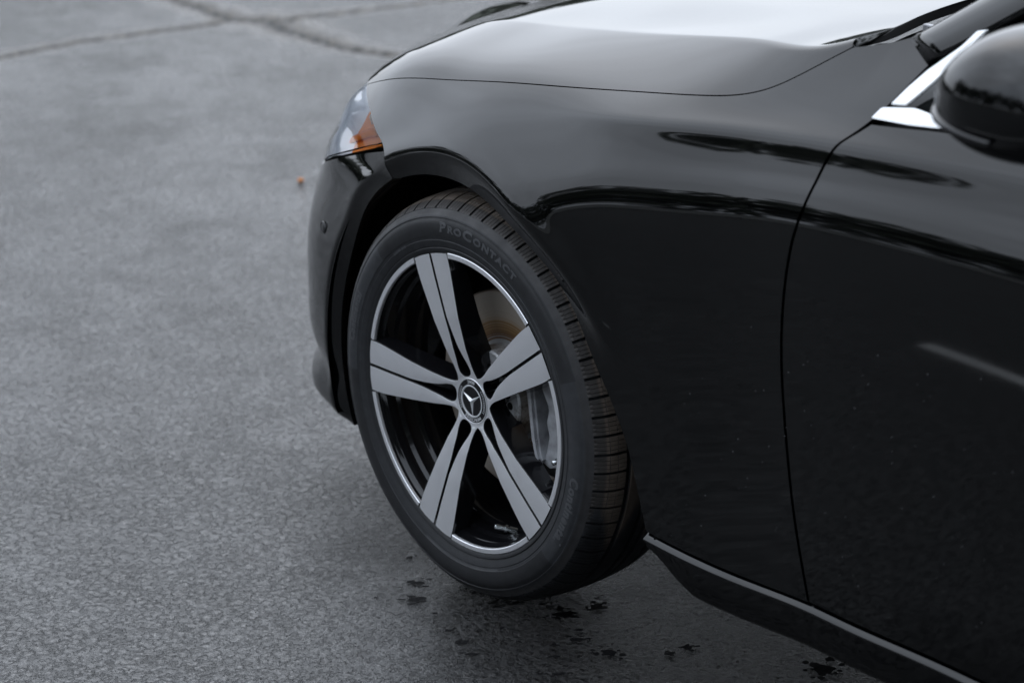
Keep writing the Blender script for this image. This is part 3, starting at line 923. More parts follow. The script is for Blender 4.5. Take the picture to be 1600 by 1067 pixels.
# black lamp surround
ga, gb_ = lens_grid(0.004, -.004), lens_grid(0.05, -.004)
V = np.concatenate([ga[:, -1], gb_[:, -1]]); n_ = len(kl)
mesh_obj('lamp_seal', V, [(i, i + 1, n_ + i + 1, n_ + i) for i in range(n_ - 1)], 'gap', lamp)
# amber side reflector and its chrome step, white running lamp
def lamp_piece(name, material, p0, p1, f0, f1, inset, parent=lamp, bulge=0.0):
    kk = [k for k in ks if p0 <= phs[k] <= p1]
    g = np.array([FS(k, np.linspace(f0(phs[k]), f1(phs[k]), 16)) for k in kk])
    du = np.gradient(g, axis=0); dv = np.gradient(g, axis=1)
    n2 = np.cross(du, dv); n2 /= np.linalg.norm(n2, axis=2, keepdims=True) + 1e-9
    if n2[len(kk) // 2, 8, 1] < 0: n2 = -n2
    uu = np.linspace(-1, 1, len(kk))[:, None, None]; vv = np.linspace(-1, 1, 16)[None, :, None]
    g = g - n2 * (inset - bulge * (1 - uu**2) * (1 - vv**2))
    return panel(name, g, material, parent, gap=0, flip=True, depth=.012)
lamp_piece('amber_reflector', 'amber', .055, .20, lambda f: lens_bot(f) + .052 - .16 * abs(f - .10), lambda f: lens_bot(f) + .006, .018)
lamp_piece('amber_rib', 'amber', .06, .20, lambda f: lens_bot(f) + .030 + .06 * (f - .1), lambda f: lens_bot(f) + .020 + .06 * (f - .1), .013, bulge=.004)
lamp_piece('marker_lamp', 'lampwhite', .02, .07, lambda f: lens_bot(f) + .040, lambda f: lens_bot(f) + .030, .010, bulge=.004)
# parking sensor in the bumper flank
def fs_hit(px, py):
    best = None
    for k in range(0, 161):
        pts = FS(k, np.linspace(.2, .75, 220))
        d = pts - CAM; z = d @ CF
        u = IW / 2 + FPX * (d @ CR) / z; v = IH / 2 - FPX * (d @ CU) / z
        e = (u - px) ** 2 + (v - py) ** 2
        j = int(np.argmin(e))
        if best is None or e[j] < best[0]:
            best = (e[j], k, pts[j])
    return best[1], best[2]
k, pt = fs_hit(506, 358)
tp = FS(min(k + 3, 160), np.array([pt[2]]))[0] - FS(max(k - 3, 0), np.array([pt[2]]))[0]
nrm = np.cross([0, 0, 1.0], tp); nrm /= np.linalg.norm(nrm)
if nrm[1] < 0: nrm = -nrm
rq = Vector(nrm).to_track_quat('Y', 'Z')
sen = lathe([(0, .0012), (.0095, .0012), (.0105, .0002), (.0112, -.001), (.0118, .0012), (.0135, .0014), (.0138, -.002)], 28, 'parking_sensor', 'trim', bumper)
sen.rotation_mode = 'QUATERNION'; sen.rotation_quaternion = rq; sen.location = pt

def tube(name, pts, r, material, parent, n=10, smooth_path=True, m=40):
    P_ = resample(pts, m, smooth_path)
    rr = np.interp(np.linspace(0, 1, m), np.linspace(0, 1, len(np.atleast_1d(r))), np.atleast_1d(r))
    T_ = np.gradient(P_, axis=0); T_ /= np.linalg.norm(T_, axis=1, keepdims=True)
    V = []
    up = np.array([0, 0, 1.0])
    if abs(T_[0] @ up) > .9: up = np.array([1.0, 0, 0])
    for q, t_, r1 in zip(P_, T_, rr):
        a = np.cross(t_, up); a /= np.linalg.norm(a); b = np.cross(a, t_)
        for k in range(n):
            an = 2 * PI * k / n
            V.append(q + r1 * (math.cos(an) * a + math.sin(an) * b))
    F = []
    for i in range(m - 1):
        for k in range(n):
            F.append((i * n + k, i * n + (k + 1) % n, (i + 1) * n + (k + 1) % n, (i + 1) * n + k))
    F.append(tuple(range(n))[::-1]); F.append(tuple((m - 1) * n + k for k in range(n)))
    return mesh_obj(name, V, F, material, parent)
# ---- wheel arch liner, underbody, sill
def half_tube(name, r, y0, y1, a0, a1, material, parent, n=60):
    a = np.radians(np.linspace(a0, a1, n))
    V = [(-r * math.cos(t_), y, ZC + r * math.sin(t_)) for t_ in a for y in (y0, y1)]
    return mesh_obj(name, V, grid_faces(n, 2), material, parent)
for sgn in (1, -1):
    a = np.radians(np.linspace(-24, 200, 70))
    rr = np.array([ARC(min(max(d_, -14), 125))[0] for d_ in np.degrees(a)]) + .016
    prof_y = [.880, .872, .70, .56, .54]
    prof_k = [0.0, .012, .016, .012, -.12]
    V = [(-(r + k_) * math.cos(t_), sgn * y, max(.205 if math.cos(t_) < 0 else .225, ZC + (r + k_) * math.sin(t_))) for t_, r in zip(a, rr) for y, k_ in zip(prof_y, prof_k)]
    mesh_obj('wheel_arch_liner', V, grid_faces(len(a), 5), 'liner', car)
    # inner wall of the wheel house
    V = [(0, sgn * .545, ZC)] + [(-(r + .03) * math.cos(t_), sgn * .545, max(.205, ZC + (r + .03) * math.sin(t_))) for t_, r in zip(a, rr)]
    mesh_obj('wheel_house', V, [(0, i, i + 1) for i in range(1, len(a))], 'liner', car, smooth=False)
def box(name, lo, hi, material, parent, bevel=0.0, smooth=False):
    bm = bmesh.new()
    bmesh.ops.create_cube(bm, size=1)
    for v in bm.verts:
        for k in range(3):
            v.co[k] = lo[k] + (v.co[k] + .5) * (hi[k] - lo[k])
    if bevel:
        bmesh.ops.bevel(bm, geom=bm.edges[:], offset=bevel, segments=3, affect='EDGES', profile=.5)
    return bm_obj(name, bm, material, parent, smooth=smooth)
box('underbody', (-3.3, -.80, .215), (-.45, .80, .255), 'liner', car)
box('underbody', (.38, -.60, .20), (.60, .60, .24), 'liner', car)
box('underbody', (-.41, -.53, .157), (.385, .53, .206), 'liner', car)
# sill: its upper bevel catches the sky
e0 = np.array([S(*q)[0] for q in np.r_[[arch[-1]], sb, dbot]])
e0 = e0[np.argsort(-e0[:, 0])]
e0 = e0[np.r_[True, np.diff(e0[:, 0]) < -.004]]
e0 = resample(e0, 160, True)
prof = [(-.014, .010), (-.004, .0040), (.0000, .0010), (.0050, -.0022), (.0062, -.0036), (.0062, -.0060), (.000, -.030), (.000, -.052), (-.012, -.066), (-.05, -.072), (-.12, -.074)]
prof = [(a_, b_ - .006) for a_, b_ in prof]
tap = 0.25 + 0.75 * sstep(0.0, .09, e0[0, 0] - e0[:, 0])
V = [q + np.array([0, a_, b_ if b_ > -.02 else -.012 + (b_ + .012) * t_]) for q, t_ in zip(e0, tap) for a_, b_ in prof]
sill = mesh_obj('side_sill', V, grid_faces(len(e0), len(prof)), 'paint', car)
# ---- right-hand side: mirrored skins so that the car is closed on the far side
for nm in ('front_wing', 'front_door', 'rear_door', 'side_sill'):
    src = [o for o in car.children if o.name == nm][0]
    me = src.data.copy()
    me.transform(Matrix.Scale(-1, 4, (0, 1, 0)))
    me.flip_normals()
    link(bpy.data.objects.new(nm, me), car)

# ---- pillars, glass, trim, cowl
def loft(name, A, B, material, parent, n=40, thick=0.0, mid=None, nv=2, bulge=0.0, bdir=(0, 1, 0)):
    A = resample(A, n); B = resample(B, n)
    V = []
    for i in range(n):
        for j in range(nv):
            t_ = j / (nv - 1)
            V.append(A[i] * (1 - t_) + B[i] * t_ + np.array(bdir) * bulge * 4 * t_ * (1 - t_))
    F = grid_faces(n, nv)
    if thick:
        du = np.array(V).reshape(n, nv, 3)
        g = np.cross(np.gradient(du, axis=0), np.gradient(du, axis=1)); g /= np.linalg.norm(g, axis=2, keepdims=True)
        if (g[n // 2, nv // 2] @ np.array(bdir)) < 0: g = -g
        W2 = (du - g * thick).reshape(-1, 3)
        o_ = len(V); V = V + list(W2)
        F = F + [tuple(x + o_ for x in f[::-1]) for f in grid_faces(n, nv)]
        for j, jj in ((0, 0), (nv - 1, nv - 1)):
            for i in range(n - 1):
                F.append((i * nv + j, (i + 1) * nv + j, o_ + (i + 1) * nv + j, o_ + i * nv + j))
        for i in (0, n - 1):
            for j in range(nv - 1):
                F.append((i * nv + j, i * nv + j + 1, o_ + i * nv + j + 1, o_ + i * nv + j))
    o = mesh_obj(name, V, F, material, parent)
    bm = bmesh.new(); bm.from_mesh(o.data); bmesh.ops.recalc_face_normals(bm, faces=bm.faces[:]); bm.to_mesh(o.data); bm.free()
    return o
pU = S(*pix_S(1427, 57))[0]; pL = S(*pix_S(1455, 100))[0]
roofrail = np.array([(-1.52, .63, 1.365), (-2.0, .60, 1.415), (-2.42, .59, 1.41)])
low = [pL + [.004, .001, -.002], pL * .6 + roofrail[0] * .4 + [0, .012, .02], *roofrail]
upp = [pU + [.003, 0, -.002], pU * .6 + np.array([-1.42, .56, 1.375]) * .4 + [0, .008, .02], (-1.42, .56, 1.375), (-2.0, .53, 1.43), (-2.42, .52, 1.43)]
pillar = loft('a_pillar', upp, low, 'paint', car, n=60, thick=.02, nv=12, bulge=.009, bdir=(.15, .7, .7))
# door plane above the belt (leans inwards)
def dp(px, py, off=0.0):
    p0 = np.array([0, .817 + off, .925]); nv_ = np.array([0, 1, .46]); nv_ /= np.linalg.norm(nv_)
    return pix_plane(px, py, p0, nv_)
def trim_piece(name, poly, material, parent, off=0.0, thick=.005, bev=.0012):
    bm = bmesh.new()
    vs_ = [bm.verts.new(dp(*q, off)) for q in poly]
    f = bm.faces.new(vs_)
    f.normal_update()
    if f.normal.y < 0: f.normal_flip()
    nrm_ = f.normal.copy()
    r = bmesh.ops.extrude_face_region(bm, geom=[f])
    for v in [g for g in r['geom'] if isinstance(g, bmesh.types.BMVert)]:
        v.co += nrm_ * thick
    bmesh.ops.recalc_face_normals(bm, faces=bm.faces[:])
    bmesh.ops.bevel(bm, geom=[e for e in bm.edges], offset=bev, segments=2, affect='EDGES')
    return bm_obj(name, bm, material, parent, smooth=False)
def rnd(poly, k=6, r=.12):
    """round the corners of a pixel polygon"""
    P_ = np.array(poly, float); out = []
    n_ = len(P_)
    for i in range(n_):
        a, b, c_ = P_[i - 1], P_[i], P_[(i + 1) % n_]
        p0 = b + (a - b) * min(.3, 4 / np.linalg.norm(a - b)); p1 = b + (c_ - b) * min(.3, 4 / np.linalg.norm(c_ - b))
        for t_ in np.linspace(0, 1, k):
            out.append((1 - t_) ** 2 * p0 + 2 * t_ * (1 - t_) * b + t_ * t_ * p1)
    return [tuple(q) for q in out]
trim_piece('window_trim', rnd([(1394, 164.5), (1420, 166.5), (1440, 150), (1461, 132), (1483, 112), (1527, 68), (1548, 48), (1530, 50), (1505, 74), (1451, 112), (1420, 139)]), 'chrome', door, off=-.004)
trim_piece('window_trim', rnd([(1363.5, 186), (1381, 169), (1433, 170.5), (1458, 180), (1476, 203), (1425, 197.5)]), 'chrome', door, off=-.004)
# window frame backing and glass
belt3 = S(belt[:, 0], belt[:, 1])
fr = np.array([dp(1366, 187, -.022), dp(1475, 200, -.022)])
bline = np.r_[fr, [q + np.array([0, -.016, 0]) for q in belt3[3:]], [(-2.42, .80, .955)]]
loft('door_window', bline, [np.array(low[0]) + [.01, -.012, -.006], np.array(low[1]) + [.01, -.016, -.02], *[r_ + np.array([0, -.004, -.02]) for r_ in roofrail]], 'glass', car, n=60, nv=10, bulge=.012)
# windscreen and cowl
wb = [(-.62, 0, 1.005), (-.655, .3, 1.005), (-.72, .5, 1.005), (-.80, .66, 1.01), (-.835, .715, 1.02)]
wt = [(-1.36, 0, 1.42), (-1.37, .2, 1.417), (-1.385, .38, 1.407), (-1.40, .5, 1.39), (-1.42, .555, 1.376)]
loft('windscreen', wb, wt, 'glass', car, n=40, nv=14, bulge=.02, bdir=(.5, 0, .85))
loft('roof', wt, [(-2.42, 0, 1.44), (-2.42, .2, 1.44), (-2.42, .35, 1.437), (-2.42, .45, 1.433), (-2.42, .52, 1.43)], 'paint', car, n=30, nv=12, bulge=.012, bdir=(0, 0, 1))
hr = HOODREAR[::-1]
wbm = resample(wb, 60)
hrr = resample(hr, 60, False)
loft('cowl_panel', hrr + np.array([.03, 0, -.035]), wbm + np.array([-.02, 0, -.012]), 'liner', car, n=60, nv=8, bulge=-.012, bdir=(0, 0, 1))
for nm in ('windscreen', 'roof', 'cowl_panel', 'a_pillar', 'door_window'):
    src = [o for o in car.children if o.name == nm][0]
    me = src.data.copy(); me.transform(Matrix.Scale(-1, 4, (0, 1, 0))); me.flip_normals()
    link(bpy.data.objects.new(nm, me), car)
# wiper arm and hinge bits in the cowl gap
hrc = hrr
tube('wiper_arm', [(-.735, .60, .985), (-.70, .50, 1.0), (-.675, .30, 1.012), (-.66, .0, 1.015)], [.010, .008, .006], 'trim', car, n=8)
box('hinge_cover', (-.735, .655, .965), (-.715, .672, .992), 'trim', car, .003)
box('hinge_cover', (-.705, .610, .975), (-.680, .618, .992), 'caliper', car, .002)

# ---- door mirror
def superell(name, c, h, ex, material, parent, nu=40, nv=28, fn=None):
    V = []
    for i in range(nu):
        u = 2 * PI * i / nu
        for j in range(nv):
            v = -PI / 2 + PI * j / (nv - 1)
            sg = lambda w, e_: math.copysign(abs(w) ** e_, w)
            p_ = np.array([sg(math.cos(v), ex[0]) * sg(math.cos(u), ex[1]), sg(math.cos(v), ex[0]) * sg(math.sin(u), ex[1]), sg(math.sin(v), ex[0])])
            if fn: p_ = fn(p_)
            V.append(np.array(c) + p_ * h)
    return mesh_obj(name, V, grid_faces(nu, nv, True), material, parent)
MC = np.array([-1.215, 1.03, 1.042])
def mshape(p_):
    # front (+X) is rounded, rear (-X) cut flat; lower half tucks in towards the door
    x, y, z = p_
    x = max(x, -.72)
    k = 1 - .32 * max(0, x + .15) ** 2
    z = z * k
    if z < 0:
        y = y - .25 * z * z * (1 if y > 0 else .3)
        z *= .80
    x -= .18 * y * abs(y)
    return np.array([x, y, z])
mirror = superell('door_mirror', MC, np.array([.105, .125, .085]), (.75, .8), 'paint', car, 64, 44, mshape)
mgl = superell('mirror_glass', MC + np.array([-.078, 0.0, .002]), np.array([.004, .105, .062]), (.5, .6), 'mglass', mirror, 40, 20)
tube('mirror_base', [(-1.245, .955, .985), (-1.24, .90, .968), (-1.22, .845, .955)], [.030, .026, .032], 'trim', mirror, n=14, m=12)
# groove line round the housing with a thin lamp strip
mgp = []
for a in np.radians(np.linspace(-35, 95, 40)):
    q = mshape(np.array([math.copysign(abs(math.cos(a)) ** .8, math.cos(a)), math.copysign(abs(math.sin(a)) ** .8, math.sin(a)), 0]) * .985)
    mgp.append(MC + q * np.array([.105, .125, .085]) + np.array([0, 0, -.022 + .012 * math.cos(a)]))
tube('mirror_lamp_strip', mgp, [.004, .0055, .0055, .004], 'glossblack', mirror, n=10, m=60)

def sharp(o, ang=28):
    me = o.data
    bm = bmesh.new(); bm.from_mesh(me)
    for e in bm.edges:
        if len(e.link_faces) == 2 and e.calc_face_angle(0) > R_(ang):
            e.smooth = False
    bm.to_mesh(me); bm.free()
# ------------------------------------------------------------------ wheel
WC = (0.0, 0.79, ZC)
W0 = YL - .79                               # lip plane in wheel coordinates
def face_y(r):                              # machined face: flush at the rim, sinks towards the hub
    return W0 - np.interp(r, [.030, .045, .065, .09, .14, .20, .2435], [.0235, .0215, .017, .0112, .0045, .0012, -.0005])
barrel = [(.2435, W0 - .004), (.2432, W0 - .0008), (.2418, W0), (.2362, W0 + .0003), (.2350, W0 - .001), (.2346, W0 - .005), (.2337, W0 - .011), (.2290, W0 - .0160), (.2282, W0 - .022), (.2276, W0 - .033), (.2228, W0 - .0385), (.2220, W0 - .046), (.2214, W0 - .060), (.2164, W0 - .0655), (.2152, W0 - .072), (.2115, W0 - .085), (.2105, W0 - .110), (.2120, W0 - .150), (.2165, W0 - .170), (.2175, W0 - .19), (.2300, W0 - .196), (.2400, W0 - .198)]
bsub = []
for a, b in zip(barrel[:-1], barrel[1:]):
    bsub.append(a)
bsub.append(barrel[-1])
wheel = lathe(bsub, 180, 'wheel', 'wheelblack', car, loc=WC)
wheel.data.materials.append(M['alu'])
fm = []
nb = len(bsub) - 1
for i in range(180):
    for j in range(nb):
        fm.append(0)
wheel.data.polygons.foreach_set('material_index', np.array(fm, dtype=np.int32))
def lip_arc(k):
    a = np.radians(179.0 + 72 * k + np.linspace(11.15, 72 - 11.15, 40))
    pr = [(.2440, W0 - .0030), (.2438, W0 + .0004), (.2430, W0 + .0011), (.2362, W0 + .0012), (.2348, W0 + .0002), (.2345, W0 - .0040)]
    V_ = [(-r * math.cos(t_), y, r * math.sin(t_)) for t_ in a for r, y in pr]
    n_ = len(pr)
    F_ = grid_faces(40, n_) + [tuple(range(n_)), tuple(range(39 * n_, 40 * n_))[::-1]]
    o = mesh_obj('rim_lip', V_, F_, 'alu', wheel)
    sharp(o, 30)
# spokes: sector grids between groove/bolt pocket edge g(r) and outer edge e(r)
EDGE = cspline([.0375, .0405, .0435, .0455, .050, .057, .064, .078, .094, .12, .146, .175, .20, .225, .244], [36.0, 36.0, 36.0, 33.0, 27.6, 23.6, 21.2, 18.6, 16.7, 14.7, 13.4, 12.5, 11.9, 11.2, 10.35])
def pocket(r):
    """half width in metres of the groove that opens into the bolt pocket"""
    hole = math.sqrt(max(0.0, .0138 ** 2 - (r - .0535) ** 2))
    tail = np.interp(r, [.0535, .062, .070, .08, .095, .11, .125, .14, .26], [.0138, .0126, .0102, .0080, .0056, .0039, .0028, .0021, .0019])
    return hole if r < .0535 else float(tail)
rs = np.unique(np.round(np.r_[np.linspace(.0365, .0392, 4), .0393 + .012 * np.linspace(0, 1, 16) ** 2, np.linspace(.0525, .07, 12), np.linspace(.072, .2425, 40)], 5))
def spoke_mesh():
    V = []; F = []; FM = []
    NC = 9
    for sgn in (1, -1):
        base = len(V)
        lay = []
        for r in rs:
            g = math.degrees(pocket(r) / r) if r < .2 else math.degrees(pocket(r) / r)
            g = min(g, 20.0)
            e = 36.0 if r <= .0437 else min(36.0, float(EDGE(r)[0]))
            # columns: underside g, chamfer g, face..., chamfer e, underside e
            ch = math.degrees(.0007 / r)
            dr = math.degrees(.0045 / r)
            cols = []
            yf = float(face_y(r))
            hasg = g > .05
            edge = e < 35.99
            depth = np.interp(r, [.04, .1, .2, .2435], [.05, .042, .030, .022])
            gd = np.interp(r, [.04, .06, .10, .14, .2435], [.040, .034, .020, .011, .008])
            cols.append((g, yf - (gd if hasg else 0)))
            cols.append((g, yf - (.0009 if hasg else 0)))
            for k in range(NC):
                t_ = k / (NC - 1)
                lo = g + (ch if hasg else 0); hi = e - (ch if edge else 0)
                cols.append((lo + (hi - lo) * t_, yf + .0007 * (1 - (2 * t_ - 1) ** 2) * (1 if edge and hasg else 0)))
            cols.append((e, yf - (.0009 if edge else 0)))
            cols.append((e + (dr if edge else 0), yf - (depth if edge else 0)))
            for a, y in cols:
                an = math.radians(sgn * a)
                V.append((-r * math.cos(an), y, r * math.sin(an)))
        nr, ncol = len(rs), NC + 4
        for i in range(nr - 1):
            for j in range(ncol - 1):
                q = (base + i * ncol + j, base + (i + 1) * ncol + j, base + (i + 1) * ncol + j + 1, base + i * ncol + j + 1)
                F.append(q[::-1] if sgn > 0 else q)
                FM.append(1 if 2 <= j < NC + 1 else 0)
        # groove floor
        if sgn == 1:
            fb = len(V)
            rf = rs[rs > .040]
            for r in rf:
                gd = float(np.interp(r, [.04, .06, .10, .14, .2435], [.040, .034, .020, .011, .008]))
                w_ = pocket(r) + .0005
                for u_ in (-w_, 0, w_):
                    an = u_ / r
                    V.append((-r * math.cos(an), float(face_y(r)) - gd, r * math.sin(an)))
            for i in range(len(rf) - 1):
                for j in range(2):
                    F.append((fb + i * 3 + j, fb + i * 3 + j + 1, fb + (i + 1) * 3 + j + 1, fb + (i + 1) * 3 + j)); FM.append(0)
        # outer end
        o_ = base + (nr - 1) * ncol
        eb = len(V)
        for j in range(ncol):
            v = V[o_ + j]; V.append((v[0], W0 - .025, v[2]))
        for j in range(ncol - 1):
            F.append((o_ + j, o_ + j + 1, eb + j + 1, eb + j)); FM.append(0)
    return V, F, FM
V, F, FM = spoke_mesh()
sp0 = mesh_obj('spoke', V, F, None, wheel, mats=['wheelblack', 'alu'], fmat=FM)
bm = bmesh.new(); bm.from_mesh(sp0.data); bmesh.ops.remove_doubles(bm, verts=bm.verts[:], dist=1e-6); bmesh.ops.recalc_face_normals(bm, faces=bm.faces[:]); bm.to_mesh(sp0.data); bm.free()
sharp(sp0); sharp(wheel, 35)
for k in range(5):
    lip_arc(k)
SP_ANG = [179.0 + 72 * k for k in range(5)]
for k, a in enumerate(SP_ANG):
    o = sp0 if k == 0 else sp0.copy()
    if k: link(o, wheel)
    # local mesh points along -X = angle 0 (rear); turn to angle a (towards +Z)
    o.rotation_euler = (0, R_(a), 0)
# rotation about +Y by +a takes -X towards +Z : (-cos, +sin)

# bolts in the pockets
def bolt_mesh():
    bm = bmesh.new()
    bmesh.ops.create_cone(bm, cap_ends=True, segments=6, radius1=.0085, radius2=.0082, depth=.012)
    bmesh.ops.create_cone(bm, cap_ends=True, segments=24, radius1=.0118, radius2=.0105, depth=.005, matrix=Matrix.Translation((0, 0, -.006)))
    for v in bm.verts:
        v.co = Vector((v.co.x, v.co.z, v.co.y))
    bmesh.ops.recalc_face_normals(bm, faces=bm.faces[:])
    return bm
b0 = bm_obj('wheel_bolt', bolt_mesh(), 'wheelblack', wheel, smooth=False)
for k, a in enumerate(SP_ANG):
    o = b0 if k == 0 else b0.copy()
    if k: link(o, wheel)
    o.location = (-.056 * math.cos(R_(a)), W0 - .052, .056 * math.sin(R_(a)))
# wheel back disc (mounting pad) behind the bolts
lathe([(.001, W0 - .058), (.074, W0 - .058), (.076, W0 - .062)], 48, 'mounting_pad', 'wheelblack', wheel, flip=True)

# hub cap with star, ring, lettering and laurel
HY = W0 - .0225
cap = lathe([(.0374, HY - .004), (.0374, HY + .0005), (.0366, HY + .0014), (.0356, HY + .0010), (.0350, HY + .0004), (.0272, HY + .0008), (.0268, HY + .0022), (.0255, HY + .0026), (.0243, HY + .0022), (.0240, HY + .0008), (.012, HY + .0006), (.0002, HY + .0006)], 96, 'hub_cap', 'glossblack', wheel)
cap.data.materials.append(M['badge'])
fm = []
for i in range(96):
    for j in range(11):
        fm.append(1 if j in (1, 2, 6, 7, 8) else 0)
cap.data.polygons.foreach_set('material_index', np.array(fm, dtype=np.int32))
sharp(cap, 30)
STAR = 180.0 + 4.0
V = [(0, HY + .0052, 0)]
F = []
for k in range(3):
    a = R_(90 + STAR + 120 * k)
    tip = (-.0248 * math.cos(a), HY + .0016, .0248 * math.sin(a))
    l_ = R_(90 + STAR + 120 * k - 60); r_ = R_(90 + STAR + 120 * k + 60)
    b = len(V)
    V += [tip, (-.0036 * math.cos(l_), HY + .0009, .0036 * math.sin(l_)), (-.0036 * math.cos(r_), HY + .0009, .0036 * math.sin(r_))]
    F += [(0, b, b + 1), (0, b + 2, b)]
star = mesh_obj('star', V, F, 'badge', wheel, smooth=False)
bm = bmesh.new(); bm.from_mesh(star.data); bmesh.ops.recalc_face_normals(bm, faces=bm.faces[:]); bm.to_mesh(star.data); bm.free()
if sum(p_.normal.y for p_ in star.data.polygons) < 0:
    star.data.flip_normals()

def text_mesh(txt, size, extrude, spacing=1.0, bold=0.012):
    c = bpy.data.curves.new('lettering', 'FONT')
    c.body = txt; c.size = size; c.extrude = extrude; c.space_character = spacing
    c.resolution_u = 3; c.offset = size * bold
    o = bpy.data.objects.new('lettering', c); COL.objects.link(o)
    bpy.context.view_layer.update()
    me = bpy.data.meshes.new_from_object(o.evaluated_get(bpy.context.evaluated_depsgraph_get()))
    bpy.data.objects.remove(o, do_unlink=True)
    co = np.zeros(len(me.vertices) * 3); me.vertices.foreach_get('co', co); co = co.reshape(-1, 3)
    return me, co
def ring_text(name, txt, size, rad, mid_ang, yfun, material, parent, extrude=.0004, inward=False, stretch=1.0, spacing=1.0, bold=0.0):
    """letters along a circle seen from outside; mid_ang: 90 = top, runs clockwise"""
    me, co = text_mesh(txt, size, extrude, spacing)
    w = co[:, 0].max() + co[:, 0].min()
    x = (co[:, 0] - w / 2) * stretch; y = co[:, 1]; zz = co[:, 2]
    if inward:          # feet on the outside, read from below
        r = rad - y; an = R_(mid_ang) + x / rad
    else:
        r = rad + y; an = R_(mid_ang) - x / rad
    out = np.c_[-r * -np.cos(an) * -1, yfun(r) + zz, r * np.sin(an)]
    out[:, 0] = -(-r * np.cos(an)) * -1
    # screen right = -X : u = r cos(an) -> x = -u
    out[:, 0] = -r * np.cos(an)
    me.vertices.foreach_set('co', out.ravel())
    me.materials.clear(); me.materials.append(M[material])
    me.update()
    o = bpy.data.objects.new(name, me)
    link(o, parent)
    return o
capf = lambda r: np.full_like(r, HY + .0009)
ring_text('cap_lettering', 'MERCEDES', .0072, .0286, 90 + STAR, capf, 'badge', wheel, .0003, stretch=1.02, spacing=1.12)
ring_text('cap_lettering', 'BENZ', .0072, .0337, 270 + STAR, capf, 'badge', wheel, .0003, inward=True, stretch=1.0, spacing=1.12)
V = []; F = []
for side_ in (1, -1):
    for k in range(11):
        a = R_(90 + STAR + side_ * (62 + k * 6.6))
        for w_, tilt in ((.0300, .5), (.0325, -.5)):
            t_ = np.array([-math.sin(a), math.cos(a)]) * -side_; n2 = np.array([math.cos(a), math.sin(a)])
            d_ = t_ * .0016 + n2 * .0008 * (1 if tilt < 0 else -1)
            pr = np.array([-d_[1], d_[0]]) * .38
            c_ = n2 * w_
            b = len(V)
            for q in (c_ - d_, c_ + pr, c_ + d_, c_ - pr):
                V.append((-q[0], HY + .0013, q[1]))
            F.append((b, b + 1, b + 2, b + 3))
laurel = mesh_obj('laurel', V, F, 'badge', wheel, smooth=False)
laurel['kind'] = 'stuff'

# valve
vp = np.array([-.055, W0 - .044, -.2075])
u1 = np.array([.62, .70, .22]); u1 /= np.linalg.norm(u1)
vr = Vector(u1).to_track_quat('Y', 'Z')
vl = lathe([(.0052, -.016), (.0056, -.004), (.0040, -.003), (.0040, 0), (.0066, .0), (.0066, .0035), (.0042, .004), (.0040, .010), (.0044, .0105), (.0044, .019), (.0030, .0205), (0, .0205)], 18, 'valve_stem', 'steel', wheel)
vl.rotation_mode = 'QUATERNION'; vl.rotation_quaternion = vr; vl.location = vp
sharp(vl, 30)

# tyre
TP = [(.2375, .1000), (.2420, .1035), (.2462, .1060), (.2492, .1074), (.2510, .1076), (.2522, .1064), (.2560, .1082), (.2620, .1100), (.2640, .1106), (.2650, .1100), (.2700, .1114), (.2705, .1121), (.2760, .1130), (.2830, .1133), (.2900, .1126), (.2960, .1108), (.2966, .1102), (.3000, .1088), (.3006, .1094), (.3040, .1077), (.3046, .1067),
      (.3090, .1036), (.3130, .0998), (.3134, .1004), (.3165, .0970), (.3170, .0958), (.3200, .0915), (.3225, .0870)]
tr = []
for y in [.083, .0800, .0792, .0784, .0740, .0700, .0670, .0662, .0654, .0620, .0570, .0520, .0516, .0420, .0416, .0380, .0300, .0200, .0150, .0146, .0050, .0046, .0, -.0046, -.005, -.0146, -.015, -.03, -.0416, -.042, -.0516, -.052, -.062, -.075, -.083]:
    r = .3345 - 1.05 * y * y - 30 * max(0, abs(y) - .055) ** 3 * 4
    tr.append((r, y))
inner = [(r, -y) for r, y in TP[::-1]]
prof_t = TP + tr + inner
crown0, crown1 = len(TP), len(TP) + len(tr)
NP = 68
cfr = [0.0, .012, .15, .162, .32, .335, .35, .54, .555, .57, .76, .775, .79]
ang = np.array([(k + c_) * 2 * PI / NP for k in range(NP) for c_ in cfr])
kind = np.array([c_ for k in range(NP) for c_ in cfr])
V = []; zone = []
